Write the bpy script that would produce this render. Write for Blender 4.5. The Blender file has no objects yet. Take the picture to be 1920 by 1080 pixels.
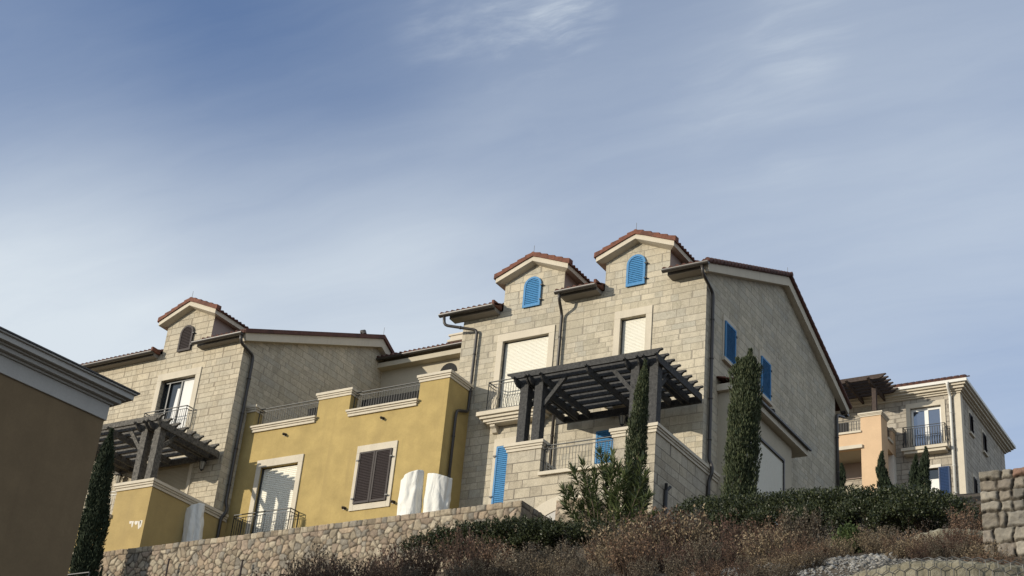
import bpy, math, random
import numpy as np
from mathutils import Vector, Matrix
random.seed(7)
sc = bpy.context.scene
COL = sc.collection
rad = math.radians

# ------------------------------------------------------------------ camera
HEAD, PITCH, ROLL, FPX = rad(-33.62590317), rad(27.89257919), rad(5.59342645), 2741.8
_f = np.array([math.sin(HEAD)*math.cos(PITCH), math.cos(HEAD)*math.cos(PITCH), math.sin(PITCH)])
_r = np.array([math.cos(HEAD), -math.sin(HEAD), 0.0])
_u = np.cross(_r, _f)
R_ = math.cos(ROLL)*_r + math.sin(ROLL)*_u
U_ = -math.sin(ROLL)*_r + math.cos(ROLL)*_u
F_ = _f
cam = bpy.data.cameras.new('camera'); cam_o = bpy.data.objects.new('camera', cam); COL.objects.link(cam_o)
cam_o.matrix_world = Matrix(((R_[0], U_[0], -F_[0], 0), (R_[1], U_[1], -F_[1], 0), (R_[2], U_[2], -F_[2], 0), (0, 0, 0, 1)))
cam.sensor_width = 36.0; cam.lens = FPX/1920*36.0; cam.clip_start = 0.1; cam.clip_end = 3000
sc.camera = cam_o

def at(p, ax, val):
    """the point of the plane (axis ax = val) that the photograph shows at pixel p"""
    d = R_*(p[0]-960) + U_*(540-p[1]) + F_*FPX
    return d*(val/d[ax])

# ------------------------------------------------------------------ light
SUN_D = Vector((0.70, 1.0, -0.29)).normalized()
sun = bpy.data.lights.new('sun', 'SUN'); sun.energy = 3.9; sun.angle = rad(0.5); sun.color = (1.0, 0.915, 0.76)
sun_o = bpy.data.objects.new('sun', sun); COL.objects.link(sun_o)
sun_o.rotation_euler = SUN_D.to_track_quat('-Z', 'Y').to_euler(); sun_o.location = (-40, -60, 60)

vs = sc.view_settings
vs.view_transform = 'Standard'; vs.look = 'None'; vs.exposure = 0.14; vs.gamma = 1.0; vs.use_curve_mapping = False

# ------------------------------------------------------------------ node helpers
class NT:
    def __init__(s, nt): s.nt = nt
    def n(s, typ, ins=None, **at_):
        nd = s.nt.nodes.new(typ)
        for k, v in at_.items(): setattr(nd, k, v)
        if ins:
            for k, v in ins.items(): s.set(nd.inputs[k], v)
        return nd
    def set(s, inp, v):
        if hasattr(v, 'is_output') or isinstance(v, bpy.types.NodeSocket): s.nt.links.new(v, inp)
        else:
            if inp.type == 'RGBA' and len(v) == 3: v = (*v, 1)
            inp.default_value = v
    def m(s, op, a, b=0.0, c=0.0, clamp=False):
        nd = s.nt.nodes.new('ShaderNodeMath'); nd.operation = op; nd.use_clamp = clamp
        s.set(nd.inputs[0], a); s.set(nd.inputs[1], b); s.set(nd.inputs[2], c)
        return nd.outputs[0]
    def vm(s, op, a, b=(0, 0, 0)):
        nd = s.nt.nodes.new('ShaderNodeVectorMath'); nd.operation = op
        s.set(nd.inputs[0], a); s.set(nd.inputs[1], b)
        return nd
    def mix(s, f, a, b, bt='MIX'):
        nd = s.nt.nodes.new('ShaderNodeMix'); nd.data_type = 'RGBA'; nd.blend_type = bt
        s.set(nd.inputs[0], f); s.set(nd.inputs[6], a); s.set(nd.inputs[7], b)
        return nd.outputs[2]
    def ramp(s, f, stops, interp='LINEAR'):
        nd = s.nt.nodes.new('ShaderNodeValToRGB'); cr = nd.color_ramp; cr.interpolation = interp
        while len(cr.elements) < len(stops): cr.elements.new(0.5)
        for e, (p, c) in zip(cr.elements, stops): e.position = p; e.color = (*c, 1) if len(c) == 3 else c
        s.set(nd.inputs[0], f)
        return nd.outputs[0]
    def sstep(s, x, a, b):
        nd = s.nt.nodes.new('ShaderNodeMapRange'); nd.interpolation_type = 'SMOOTHSTEP'
        s.set(nd.inputs[0], x); nd.inputs[1].default_value = a; nd.inputs[2].default_value = b
        return nd.outputs[0]
    def noise(s, vec, scale, detail=3, rough=0.55, dist=0.0):
        nd = s.n('ShaderNodeTexNoise', {'Scale': scale, 'Detail': detail, 'Roughness': rough, 'Distortion': dist})
        if vec is not None: s.set(nd.inputs['Vector'], vec)
        return nd

# ------------------------------------------------------------------ sky
world = bpy.data.worlds.new('World'); sc.world = world; world.use_nodes = True
W = NT(world.node_tree)
sky = W.n('ShaderNodeTexSky', sky_type='NISHITA', sun_disc=False, sun_elevation=math.asin(-SUN_D.z),
          sun_rotation=math.atan2(-SUN_D.x, -SUN_D.y) % (2*math.pi), altitude=50, air_density=1.0, dust_density=0.6, ozone_density=2.5)
tc = W.n('ShaderNodeTexCoord').outputs['Generated']
dirn = W.vm('NORMALIZE', tc).outputs[0]
sep = W.n('ShaderNodeSeparateXYZ', {0: dirn})
zc = W.m('MAXIMUM', sep.outputs[2], 0.06)
cx = W.m('DIVIDE', sep.outputs[0], zc); cy = W.m('DIVIDE', sep.outputs[1], zc)
cp = W.n('ShaderNodeCombineXYZ', {0: cx, 1: cy, 2: 0.0}).outputs[0]
CLOUD = dict()
def blob(px, ry):
    """a soft patch of thin cirrus in the direction the photograph shows it"""
    d = at(px, 1, 1.0); d = d/np.linalg.norm(d)
    dt = W.vm('DOT_PRODUCT', dirn, tuple(d)).outputs['Value']
    return W.sstep(dt, math.cos(rad(ry)), 1.0)
mp = W.n('ShaderNodeMapping', {'Vector': cp, 'Rotation': (0, 0, rad(62)), 'Scale': (0.55, 1.9, 1.0)})
warp = W.noise(cp, 1.1, 4)
wv = W.vm('ADD', mp.outputs[0], W.vm('SCALE', warp.outputs['Color']).outputs[0])
wv.inputs[1].links[0].from_node.inputs['Scale'].default_value = 0.9
n1 = W.noise(wv.outputs[0], 0.9, 5, 0.5).outputs[0]
mp2 = W.n('ShaderNodeMapping', {'Vector': cp, 'Rotation': (0, 0, rad(48)), 'Scale': (0.7, 4.0, 1.0)})
wv2 = W.vm('ADD', mp2.outputs[0], W.vm('SCALE', warp.outputs['Color']).outputs[0])
wv2.inputs[1].links[0].from_node.inputs['Scale'].default_value = 1.2
n2 = W.noise(wv2.outputs[0], 1.7, 9, 0.62).outputs[0]
# how thick the thin veil of cirrus is, by direction: sparse patches blended smoothly, plus a milky veil added out of view to brighten the shaded walls
VEIL = [(400, 140, .03), (1000, 285, .52), (700, 405, .68), (1390, 180, .60), (1150, 230, .42), (110, 470, 1.08), (1750, 400, .70), (750, 520, .92), (750, 185, .14), (50, 50, .20), (1870, 60, .46), (1250, 250, .54), (1840, 675, .47), (950, 350, .60),
        (1280, 60, .24), (1530, 110, .48), (30, 250, .30), (250, 330, .52), (500, 300, .30), (480, 470, .86), (1250, 420, .60), (1600, 620, .58), (1620, 260, .52), (1080, 160, .22),
        (1000, 20, .42), (780, 30, .30), (600, 40, .14), (200, 600, 1.0), (620, 120, .12), (200, 130, .15)]
acc = 0.0; wsum = 0.0
for px_, py_, c_ in VEIL:
    d = at((px_, py_), 1, 1.0); d = d/np.linalg.norm(d)
    dt = W.vm('DOT_PRODUCT', dirn, tuple(d)).outputs['Value']
    w_ = W.m('EXPONENT', W.m('MULTIPLY', W.m('SUBTRACT', dt, 1.0), 460.0))
    acc = W.m('ADD', acc, W.m('MULTIPLY', w_, c_)); wsum = W.m('ADD', wsum, w_)
bgw = 0.012
cl = W.m('DIVIDE', W.m('ADD', acc, bgw*0.75), W.m('ADD', wsum, bgw))
tex = W.m('ADD', W.m('MULTIPLY', W.m('SUBTRACT', n2, 0.5), 0.55), W.m('MULTIPLY', W.m('SUBTRACT', n1, 0.5), 0.30))
cl = W.m('ADD', cl, W.m('MULTIPLY', tex, W.m('ADD', 0.30, W.m('MULTIPLY', cl, 0.35))))
for px_, ry, k in [((1075, 12), 2.0, 0.55), ((1000, 40), 2.6, 0.35), ((880, 35), 3.5, 0.22), ((1500, 60), 2.5, 0.14), ((1420, 200), 4.0, 0.08)]:
    cl = W.m('ADD', cl, W.m('MULTIPLY', W.m('MULTIPLY', blob(px_, ry), k), W.sstep(n2, 0.42, 0.70)))
clf = W.m('MAXIMUM', W.m('MINIMUM', cl, 1.0), 0.0)
skyc = W.mix(1.0, sky.outputs[0], (0.86, 1.12, 1.50), 'MULTIPLY')
skyc = W.mix(clf, skyc, (6.3, 6.95, 7.55))
SKY_STRENGTH = 0.10
bg = world.node_tree.nodes['Background']
W.set(bg.inputs[0], skyc); bg.inputs[1].default_value = SKY_STRENGTH

# ------------------------------------------------------------------ materials
M = {}
def mat(name, base=(0.5, 0.5, 0.5), rough=0.7, spec=0.3, metal=0.0):
    m = bpy.data.materials.new(name); m.use_nodes = True
    t = NT(m.node_tree); b = m.node_tree.nodes['Principled BSDF']
    b.inputs['Base Color'].default_value = (*base, 1); b.inputs['Roughness'].default_value = rough
    b.inputs['Specular IOR Level'].default_value = spec; b.inputs['Metallic'].default_value = metal
    M[name] = m
    return m, t, b
def bump(t, b, h, strength, dist=0.02):
    bn = t.n('ShaderNodeBump', {'Height': h, 'Strength': strength, 'Distance': dist})
    t.set(b.inputs['Normal'], bn.outputs[0])
def pos(t): return t.n('ShaderNodeNewGeometry').outputs['Position']

def stone_mat(name, cols, rowh=0.25, colw=0.50, mortar=(0.17, 0.15, 0.125), mw=0.013, seed=0.0):
    m, t, b = mat(name, rough=0.85, spec=0.2)
    g = t.n('ShaderNodeNewGeometry'); p = g.outputs['Position']
    s = t.n('ShaderNodeSeparateXYZ', {0: p}); nn = t.n('ShaderNodeSeparateXYZ', {0: g.outputs['True Normal']})
    side = t.m('GREATER_THAN', t.m('ABSOLUTE', nn.outputs[0]), 0.6)
    u = t.m('ADD', t.m('MULTIPLY', s.outputs[0], t.m('SUBTRACT', 1.0, side)), t.m('MULTIPLY', s.outputs[1], side))
    u = t.m('ADD', u, t.m('MULTIPLY', side, 3.37))
    wob = t.noise(p, 2.5, 2).outputs[0]
    z = t.m('ADD', s.outputs[2], t.m('MULTIPLY', t.m('SUBTRACT', wob, 0.5), 0.018))
    zz = t.m('ADD', t.m('DIVIDE', z, rowh), t.m('MULTIPLY', t.m('SINE', t.m('MULTIPLY', z, 3.1)), 0.34))
    row = t.m('FLOOR', zz); fz = t.m('FRACT', zz)
    wr = t.n('ShaderNodeTexWhiteNoise', {'W': t.m('ADD', row, seed)}, noise_dimensions='1D').outputs[0]
    uu = t.m('ADD', t.m('DIVIDE', u, colw), t.m('MULTIPLY', wr, 37.0))
    uu = t.m('ADD', uu, t.m('MULTIPLY', t.m('SINE', t.m('ADD', t.m('MULTIPLY', uu, 1.9), t.m('MULTIPLY', row, 2.3))), 0.40))
    c = t.m('FLOOR', uu); fu = t.m('FRACT', uu)
    idv = t.n('ShaderNodeCombineXYZ', {0: c, 1: row, 2: t.m('ADD', side, seed)}).outputs[0]
    wn = t.n('ShaderNodeTexWhiteNoise', {'Vector': idv}, noise_dimensions='3D')
    du = t.m('MULTIPLY', t.m('MINIMUM', fu, t.m('SUBTRACT', 1.0, fu)), colw)
    dz = t.m('MULTIPLY', t.m('MINIMUM', fz, t.m('SUBTRACT', 1.0, fz)), rowh)
    d = t.m('ADD', t.m('MINIMUM', du, dz), t.m('MULTIPLY', t.m('SUBTRACT', t.noise(p, 14, 3).outputs[0], 0.5), 0.012))
    mort = t.m('SUBTRACT', 1.0, t.sstep(d, mw*0.45, mw*1.35))
    n = len(cols)
    colr = t.ramp(wn.outputs['Value'], [(i/(n-1), cc) for i, cc in enumerate(cols)])
    off = t.vm('ADD', p, t.vm('SCALE', wn.outputs['Color']).outputs[0]); off.inputs[1].links[0].from_node.inputs['Scale'].default_value = 9
    bl = t.noise(off.outputs[0], 4.5, 6, 0.68, 0.8).outputs[0]
    colr = t.mix(t.m('MULTIPLY', t.sstep(bl, 0.48, 0.68), 0.50), colr, tuple(0.68*x for x in cols[0]), 'MIX')
    b2_ = t.noise(off.outputs[0], 7.5, 4, 0.6, 1.5).outputs[0]
    colr = t.mix(t.m('MULTIPLY', t.sstep(b2_, 0.55, 0.66), 0.35), colr, tuple(min(0.66, 1.22*x) for x in cols[-2]))
    fine = t.noise(p, 32, 4, 0.7).outputs[0]
    colr = t.mix(1.0, colr, t.ramp(fine, [(0.3, (0.74, 0.74, 0.75)), (0.72, (1.14, 1.13, 1.10))]), 'MULTIPLY')
    big = t.noise(p, 0.45, 4).outputs[0]
    colr = t.mix(1.0, colr, t.ramp(big, [(0.3, (0.86, 0.87, 0.89)), (0.7, (1.06, 1.05, 1.02))]), 'MULTIPLY')
    st_ = t.noise(t.n('ShaderNodeMapping', {'Vector': p, 'Scale': (1.7, 1.7, 0.16)}).outputs[0], 1.5, 5, 0.6).outputs[0]
    colr = t.mix(1.0, colr, t.ramp(st_, [(0.34, (0.90, 0.90, 0.90)), (0.56, (1.03, 1.03, 1.03))]), 'MULTIPLY')
    colr = t.mix(t.m('MULTIPLY', mort, 0.85), colr, mortar)
    t.set(b.inputs['Base Color'], colr)
    h = t.m('ADD', t.m('SUBTRACT', 1.0, mort), t.m('MULTIPLY', fine, 0.35))
    bump(t, b, h, 0.6, 0.02)
    return m
stone_mat('ashlar', [(0.425, 0.382, 0.297), (0.485, 0.432, 0.338), (0.55, 0.49, 0.385), (0.44, 0.408, 0.338)], mortar=(0.26, 0.23, 0.185), mw=0.010)
stone_mat('ashlar_large', [(0.37, 0.322, 0.25), (0.45, 0.395, 0.305), (0.51, 0.452, 0.355), (0.40, 0.36, 0.295)], rowh=0.36, colw=0.72, mortar=(0.15, 0.13, 0.105), mw=0.014, seed=3)
stone_mat('ashlar_warm', [(0.45, 0.392, 0.298), (0.50, 0.438, 0.335), (0.55, 0.482, 0.37), (0.46, 0.412, 0.325)], rowh=0.235, colw=0.43, seed=5, mortar=(0.22, 0.185, 0.14))
stone_mat('ashlar_far', [(0.37, 0.33, 0.275), (0.43, 0.385, 0.32), (0.48, 0.43, 0.36), (0.40, 0.365, 0.31)], rowh=0.30, colw=0.60, seed=9, mw=0.02)

def plaster(name, c, var=0.12, rough=0.9, stain=None):
    m, t, b = mat(name, c, rough, 0.15)
    p = pos(t)
    a = t.noise(p, 1.3, 6, 0.62).outputs[0]
    cc = t.mix(1.0, c, t.ramp(a, [(0.3, (1-var, 1-var, 1-var*0.9)), (0.7, (1+var*0.6, 1+var*0.6, 1+var*0.6))]), 'MULTIPLY')
    f = t.noise(p, 25, 3, 0.6).outputs[0]
    cc = t.mix(1.0, cc, t.ramp(f, [(0.3, (0.94, 0.94, 0.94)), (0.7, (1.04, 1.04, 1.04))]), 'MULTIPLY')
    if stain:
        mpn = t.n('ShaderNodeMapping', {'Vector': p, 'Scale': (2.2, 2.2, 0.22)})
        st = t.noise(mpn.outputs[0], 1.6, 5, 0.6).outputs[0]
        cc = t.mix(t.m('MULTIPLY', t.sstep(st, 0.5, 0.8), 0.55), cc, stain)
    t.set(b.inputs['Base Color'], cc)
    bump(t, b, t.noise(p, 60, 3).outputs[0], 0.12, 0.01)
    return m
plaster('yellow_stucco', (0.40, 0.298, 0.122), 0.17, stain=(0.30, 0.222, 0.10))
plaster('yellow_stucco_dull', (0.39, 0.29, 0.128), 0.13, stain=(0.32, 0.24, 0.115))
plaster('cream_stone', (0.56, 0.50, 0.40), 0.08, stain=(0.42, 0.38, 0.31))
plaster('cream_plaster', (0.45, 0.40, 0.31), 0.07)
plaster('grey_trim', (0.47, 0.45, 0.415), 0.05, stain=(0.40, 0.385, 0.36))
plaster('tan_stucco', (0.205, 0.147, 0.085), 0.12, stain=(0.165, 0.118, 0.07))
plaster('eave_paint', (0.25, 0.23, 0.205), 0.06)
plaster('peach_stucco', (0.58, 0.41, 0.26), 0.07, stain=(0.50, 0.36, 0.24))
plaster('dark_plaster', (0.36, 0.29, 0.25), 0.08)
plaster('white_frame', (0.66, 0.62, 0.55), 0.04)

def paint(name, c, rough=0.5, spec=0.35, scale=(6, 6, 1.0), var=0.2):
    m, t, b = mat(name, c, rough, spec)
    p = pos(t)
    a = t.noise(t.n('ShaderNodeMapping', {'Vector': p, 'Scale': scale}).outputs[0], 3.0, 5, 0.65).outputs[0]
    cc = t.mix(1.0, c, t.ramp(a, [(0.25, (1-var,)*3), (0.75, (1+var,)*3)]), 'MULTIPLY')
    t.set(b.inputs['Base Color'], cc)
    return m
paint('blue_paint', (0.055, 0.200, 0.40), 0.6, 0.3, scale=(9, 9, 2.0), var=0.28)
paint('navy_paint', (0.012, 0.035, 0.10), 0.5)
paint('brown_paint', (0.034, 0.025, 0.024), 0.6, 0.25)
paint('gutter_metal', (0.040, 0.034, 0.030), 0.42, 0.5)
paint('iron', (0.022, 0.023, 0.025), 0.5, 0.5)
paint('white_metal', (0.62, 0.60, 0.55), 0.45, 0.4, var=0.06)
paint('roller', (0.74, 0.71, 0.62), 0.5, 0.3, var=0.05)
paint('dark_frame', (0.03, 0.032, 0.035), 0.4, 0.5)
paint('white_pvc', (0.70, 0.69, 0.66), 0.4, 0.4, var=0.03)
paint('dark_sofa', (0.02, 0.019, 0.019), 0.8, 0.2)
paint('interior_dark', (0.035, 0.034, 0.034), 0.9, 0.1)
paint('curtain', (0.72, 0.71, 0.69), 0.9, 0.1, scale=(30, 30, 0.3), var=0.10)
def wood(name, c1, c2):
    m, t, b = mat(name, c1, 0.75, 0.2)
    tcn = t.n('ShaderNodeTexCoord').outputs['Object']
    a = t.noise(t.n('ShaderNodeMapping', {'Vector': tcn, 'Scale': (5, 5, 5)}).outputs[0], 2.2, 7, 0.75, 0.6).outputs[0]
    a2 = t.noise(pos(t), 30, 3, 0.7).outputs[0]
    f = t.m('ADD', t.m('MULTIPLY', a, 0.75), t.m('MULTIPLY', a2, 0.3))
    t.set(b.inputs['Base Color'], t.ramp(f, [(0.38, c1), (0.66, c2)]))
    bump(t, b, f, 0.3, 0.01)
wood('wood_black', (0.018, 0.018, 0.019), (0.080, 0.078, 0.076))
wood('wood_worn', (0.016, 0.015, 0.014), (0.17, 0.157, 0.138))
wood('wood_brown', (0.030, 0.022, 0.019), (0.085, 0.062, 0.053))
def tile_mat(name, c1, c2, c3):
    m, t, b = mat(name, c1, 0.75, 0.25)
    p = pos(t)
    v = t.n('ShaderNodeTexVoronoi', {'Vector': p, 'Scale': 3.2}); 
    cc = t.ramp(t.n('ShaderNodeSeparateColor', {0: v.outputs['Color']}).outputs[0], [(0.0, c1), (0.5, c2), (1.0, c3)])
    a = t.noise(p, 9, 5, 0.7).outputs[0]
    cc = t.mix(1.0, cc, t.ramp(a, [(0.3, (0.6, 0.6, 0.62)), (0.7, (1.15, 1.12, 1.1))]), 'MULTIPLY')
    t.set(b.inputs['Base Color'], cc); bump(t, b, a, 0.2, 0.01)
tile_mat('terracotta', (0.13, 0.056, 0.038), (0.165, 0.070, 0.046), (0.10, 0.048, 0.036))
tile_mat('old_tile', (0.105, 0.048, 0.038), (0.135, 0.062, 0.046), (0.08, 0.043, 0.036))
tile_mat('terracotta_cap', (0.150, 0.060, 0.038), (0.19, 0.076, 0.046), (0.115, 0.052, 0.036))

def glass_mat(name, c=(0.02, 0.025, 0.03), metal=0.0):
    m, t, b = mat(name, c, 0.04, 0.9, metal)
glass_mat('window_glass')
glass_mat('sky_glass', (0.22, 0.25, 0.30), 0.85)
def rubble_mat(name):
    m, t, b = mat(name, rough=0.92, spec=0.15)
    p = pos(t)
    vc = t.n('ShaderNodeAttribute', attribute_name='stone_tint').outputs['Color']
    a = t.noise(p, 11, 6, 0.7).outputs[0]
    cc = t.mix(1.0, vc, t.ramp(a, [(0.28, (0.62, 0.62, 0.63)), (0.74, (1.22, 1.20, 1.16))]), 'MULTIPLY')
    li = t.noise(p, 3.3, 5, 0.7).outputs[0]
    cc = t.mix(t.m('MULTIPLY', t.sstep(li, 0.56, 0.72), 0.4), cc, (0.17, 0.165, 0.15))
    t.set(b.inputs['Base Color'], cc)
    bump(t, b, t.noise(p, 26, 6, 0.75).outputs[0], 0.7, 0.03)
rubble_mat('rubble')
def leaf_mat(name, cols, rough=0.55, trans=0.15):
    m, t, b = mat(name, cols[0], rough, 0.3)
    r = t.n('ShaderNodeNewGeometry').outputs['Random Per Island']
    n = len(cols)
    cc = t.ramp(r, [(i/(n-1), c) for i, c in enumerate(cols)])
    a = t.noise(pos(t), 2.2, 3).outputs[0]
    cc = t.mix(1.0, cc, t.ramp(a, [(0.3, (0.72, 0.74, 0.72)), (0.7, (1.2, 1.18, 1.1))]), 'MULTIPLY')
    t.set(b.inputs['Base Color'], cc)
    tr = t.n('ShaderNodeBsdfTranslucent', {'Color': cc})
    mx = t.n('ShaderNodeMixShader', {0: trans, 1: b.outputs[0], 2: tr.outputs[0]})
    out = [x for x in m.node_tree.nodes if x.type == 'OUTPUT_MATERIAL'][0]
    m.node_tree.links.new(mx.outputs[0], out.inputs[0])
leaf_mat('cypress_leaf', [(0.030, 0.045, 0.022), (0.050, 0.066, 0.030), (0.078, 0.088, 0.042), (0.045, 0.055, 0.030)], 0.7)
leaf_mat('cypress_dark_leaf', [(0.018, 0.028, 0.015), (0.026, 0.038, 0.019), (0.034, 0.045, 0.024)], 0.85, 0.0)
leaf_mat('oleander_leaf', [(0.048, 0.068, 0.028), (0.078, 0.102, 0.042), (0.125, 0.145, 0.062), (0.06, 0.082, 0.032)], 0.45)
leaf_mat('hedge_leaf', [(0.012, 0.019, 0.009), (0.028, 0.038, 0.016), (0.070, 0.080, 0.036), (0.018, 0.026, 0.012)], 0.42)
leaf_mat('dry_leaf', [(0.12, 0.070, 0.048), (0.18, 0.110, 0.076), (0.28, 0.19, 0.135), (0.14, 0.080, 0.056), (0.18, 0.13, 0.084)], 0.85)
leaf_mat('straw_leaf', [(0.15, 0.11, 0.070), (0.24, 0.18, 0.12), (0.36, 0.29, 0.20), (0.19, 0.14, 0.09)], 0.85)
leaf_mat('grey_leaf', [(0.085, 0.068, 0.052), (0.14, 0.115, 0.088), (0.21, 0.18, 0.14), (0.10, 0.085, 0.062)], 0.85)
leaf_mat('red_leaf', [(0.070, 0.040, 0.034), (0.105, 0.058, 0.046), (0.155, 0.095, 0.072), (0.06, 0.04, 0.034)], 0.85)
leaf_mat('dry_twig', [(0.060, 0.043, 0.033), (0.10, 0.075, 0.056), (0.075, 0.05, 0.042)], 0.9, 0.0)
leaf_mat('bright_leaf', [(0.05, 0.075, 0.022), (0.075, 0.105, 0.032), (0.035, 0.055, 0.018)], 0.7)
mat('bark', (0.10, 0.075, 0.055), 0.9)
m, t, b = mat('soil', rough=0.95, spec=0.1)
p_ = pos(t); a_ = t.noise(p_, 1.4, 7, 0.7).outputs[0]
t.set(b.inputs['Base Color'], t.ramp(a_, [(0.3, (0.045, 0.036, 0.027)), (0.55, (0.09, 0.073, 0.055)), (0.75, (0.15, 0.13, 0.105))]))
bump(t, b, t.noise(p_, 9, 6, 0.7).outputs[0], 0.8, 0.05)
m, t, b = mat('cloth', (0.68, 0.665, 0.62), 0.75, 0.25)
p_ = pos(t); bump(t, b, t.noise(t.n('ShaderNodeMapping', {'Vector': p_, 'Scale': (1.0, 1.0, 0.5)}).outputs[0], 3.2, 2, 0.45, 1.2).outputs[0], 0.55, 0.10)
m, t, b = mat('pale_rock', rough=0.95, spec=0.1)
p_ = pos(t); a_ = t.noise(p_, 7, 6, 0.7).outputs[0]
t.set(b.inputs['Base Color'], t.mix(1.0, t.ramp(t.n('ShaderNodeNewGeometry').outputs['Random Per Island'], [(0, (0.13, 0.125, 0.115)), (0.5, (0.24, 0.23, 0.215)), (1, (0.36, 0.35, 0.33))]),
      t.ramp(a_, [(0.3, (0.7,)*3), (0.7, (1.15,)*3)]), 'MULTIPLY'))
bump(t, b, a_, 0.5, 0.02)
m, t, b = mat('planter_stone', rough=0.93, spec=0.1)
p_ = pos(t); a_ = t.noise(p_, 5, 7, 0.7).outputs[0]
t.set(b.inputs['Base Color'], t.ramp(a_, [(0.3, (0.14, 0.125, 0.09)), (0.5, (0.23, 0.21, 0.155)), (0.72, (0.31, 0.29, 0.23))]))
bump(t, b, t.noise(p_, 18, 6, 0.75).outputs[0], 0.8, 0.04)
mat('wire', (0.13, 0.125, 0.115), 0.6, 0.4, 0.3)
mat('bulb_glass', (0.5, 0.47, 0.40), 0.25, 0.5)

# ------------------------------------------------------------------ mesh helpers
class MB:
    """collects shapes in world coordinates, links them as ONE mesh object"""
    def __init__(s): s.v = []; s.f = []
    def add(s, vs, fs):
        o = len(s.v); s.v.extend([tuple(map(float, v)) for v in vs]); s.f.extend([tuple(i+o for i in f) for f in fs]); return s
    def box(s, x0, x1, y0, y1, z0, z1):
        if x0 > x1: x0, x1 = x1, x0
        if y0 > y1: y0, y1 = y1, y0
        if z0 > z1: z0, z1 = z1, z0
        return s.add([(x0, y0, z0), (x1, y0, z0), (x1, y1, z0), (x0, y1, z0), (x0, y0, z1), (x1, y0, z1), (x1, y1, z1), (x0, y1, z1)],
              [(3, 2, 1, 0), (4, 5, 6, 7), (0, 1, 5, 4), (1, 2, 6, 5), (2, 3, 7, 6), (3, 0, 4, 7)])
    def bar(s, a, b, w, h, up=(0, 0, 1), roll_ends=False):
        """a rectangular bar from a to b, w wide, h tall"""
        a = Vector(a); b = Vector(b); d = (b-a).normalized(); upv = Vector(up)
        if abs(d.dot(upv)) > 0.98: upv = Vector((0, 1, 0))
        sx = d.cross(upv).normalized()*w/2; sz = sx.normalized().cross(d).normalized()*h/2
        vs = [a-sx-sz, a+sx-sz, a+sx+sz, a-sx+sz, b-sx-sz, b+sx-sz, b+sx+sz, b-sx+sz]
        return s.add(vs, [(0, 1, 2, 3), (7, 6, 5, 4), (0, 4, 5, 1), (1, 5, 6, 2), (2, 6, 7, 3), (3, 7, 4, 0)])
    def poly(s, pts, ax, a, b):
        """closed 2D outline extruded along axis ax from a to b; pts in the other two axes in x,y,z order"""
        n = len(pts)
        def mk(p, c):
            l = list(p); l.insert(ax, c); return l
        vs = [mk(p, a) for p in pts]+[mk(p, b) for p in pts]
        fs = [tuple(range(n))[::-1], tuple(range(n, 2*n))]+[(i, (i+1) % n, n+(i+1) % n, n+i) for i in range(n)]
        return s.add(vs, fs)
    def tube(s, pts, r, n=8, caps=True):
        pts = [Vector(p) for p in pts]; k = len(pts)
        rs = r if isinstance(r, (list, tuple)) else [r]*k
        vs = []; prev = None
        for i, p in enumerate(pts):
            d = (pts[min(i+1, k-1)]-pts[max(i-1, 0)]).normalized()
            if prev is None:
                a = Vector((0, 0, 1)) if abs(d.z) < 0.9 else Vector((1, 0, 0))
                e1 = d.cross(a).normalized()
            else:
                e1 = (prev-d*prev.dot(d)).normalized()
            prev = e1; e2 = d.cross(e1)
            for j in range(n):
                an = 2*math.pi*j/n; vs.append(p+(e1*math.cos(an)+e2*math.sin(an))*rs[i])
        fs = [(i*n+j, i*n+(j+1) % n, (i+1)*n+(j+1) % n, (i+1)*n+j) for i in range(k-1) for j in range(n)]
        if caps: fs += [tuple(range(n))[::-1], tuple(range((k-1)*n, k*n))]
        return s.add(vs, fs)
    def grid(s, P):
        """P: array (n,m,3)"""
        n, m_ = P.shape[:2]
        fs = [(i*m_+j, i*m_+j+1, (i+1)*m_+j+1, (i+1)*m_+j) for i in range(n-1) for j in range(m_-1)]
        return s.add(P.reshape(-1, 3), fs)
    def build(s, name, material, parent=None, smooth=False, bevel=0.0):
        me = bpy.data.meshes.new(name)
        off = wloc(parent)
        me.from_pydata([(v[0]-off[0], v[1]-off[1], v[2]-off[2]) for v in s.v], [], s.f)
        me.materials.append(M[material]); me.update()
        if smooth: me.polygons.foreach_set('use_smooth', [True]*len(me.polygons))
        o = bpy.data.objects.new(name, me); COL.objects.link(o); o.parent = parent
        if bevel:
            md = o.modifiers.new('edge', 'BEVEL'); md.width = bevel; md.segments = 2; md.limit_method = 'ANGLE'
        return o
def wloc(o):
    v = Vector((0, 0, 0))
    while o is not None: v += o.location; o = o.parent
    return v
def thing(name, label, cat, loc, group=None):
    o = bpy.data.objects.new(name, None); COL.objects.link(o); o.location = loc; o.empty_display_size = 0.3
    o['label'] = label; o['category'] = cat
    if group: o['group'] = group
    return o
def tag(o, label=None, cat=None, group=None, kind=None):
    if label: o['label'] = label
    if cat: o['category'] = cat
    if group: o['group'] = group
    if kind: o['kind'] = kind
    return o
def mesh_np(name, V, Fq, material, parent=None):
    off = np.array(wloc(parent)); me = bpy.data.meshes.new(name); k = Fq.shape[1]
    me.vertices.add(len(V)); me.vertices.foreach_set('co', (V-off).astype(np.float32).ravel())
    me.loops.add(Fq.size); me.loops.foreach_set('vertex_index', Fq.astype(np.int32).ravel())
    me.polygons.add(len(Fq)); me.polygons.foreach_set('loop_start', np.arange(0, Fq.size, k, dtype=np.int32))
    me.update(calc_edges=True); me.validate()
    me.materials.append(M[material])
    o = bpy.data.objects.new(name, me); COL.objects.link(o); o.parent = parent
    return o

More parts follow.
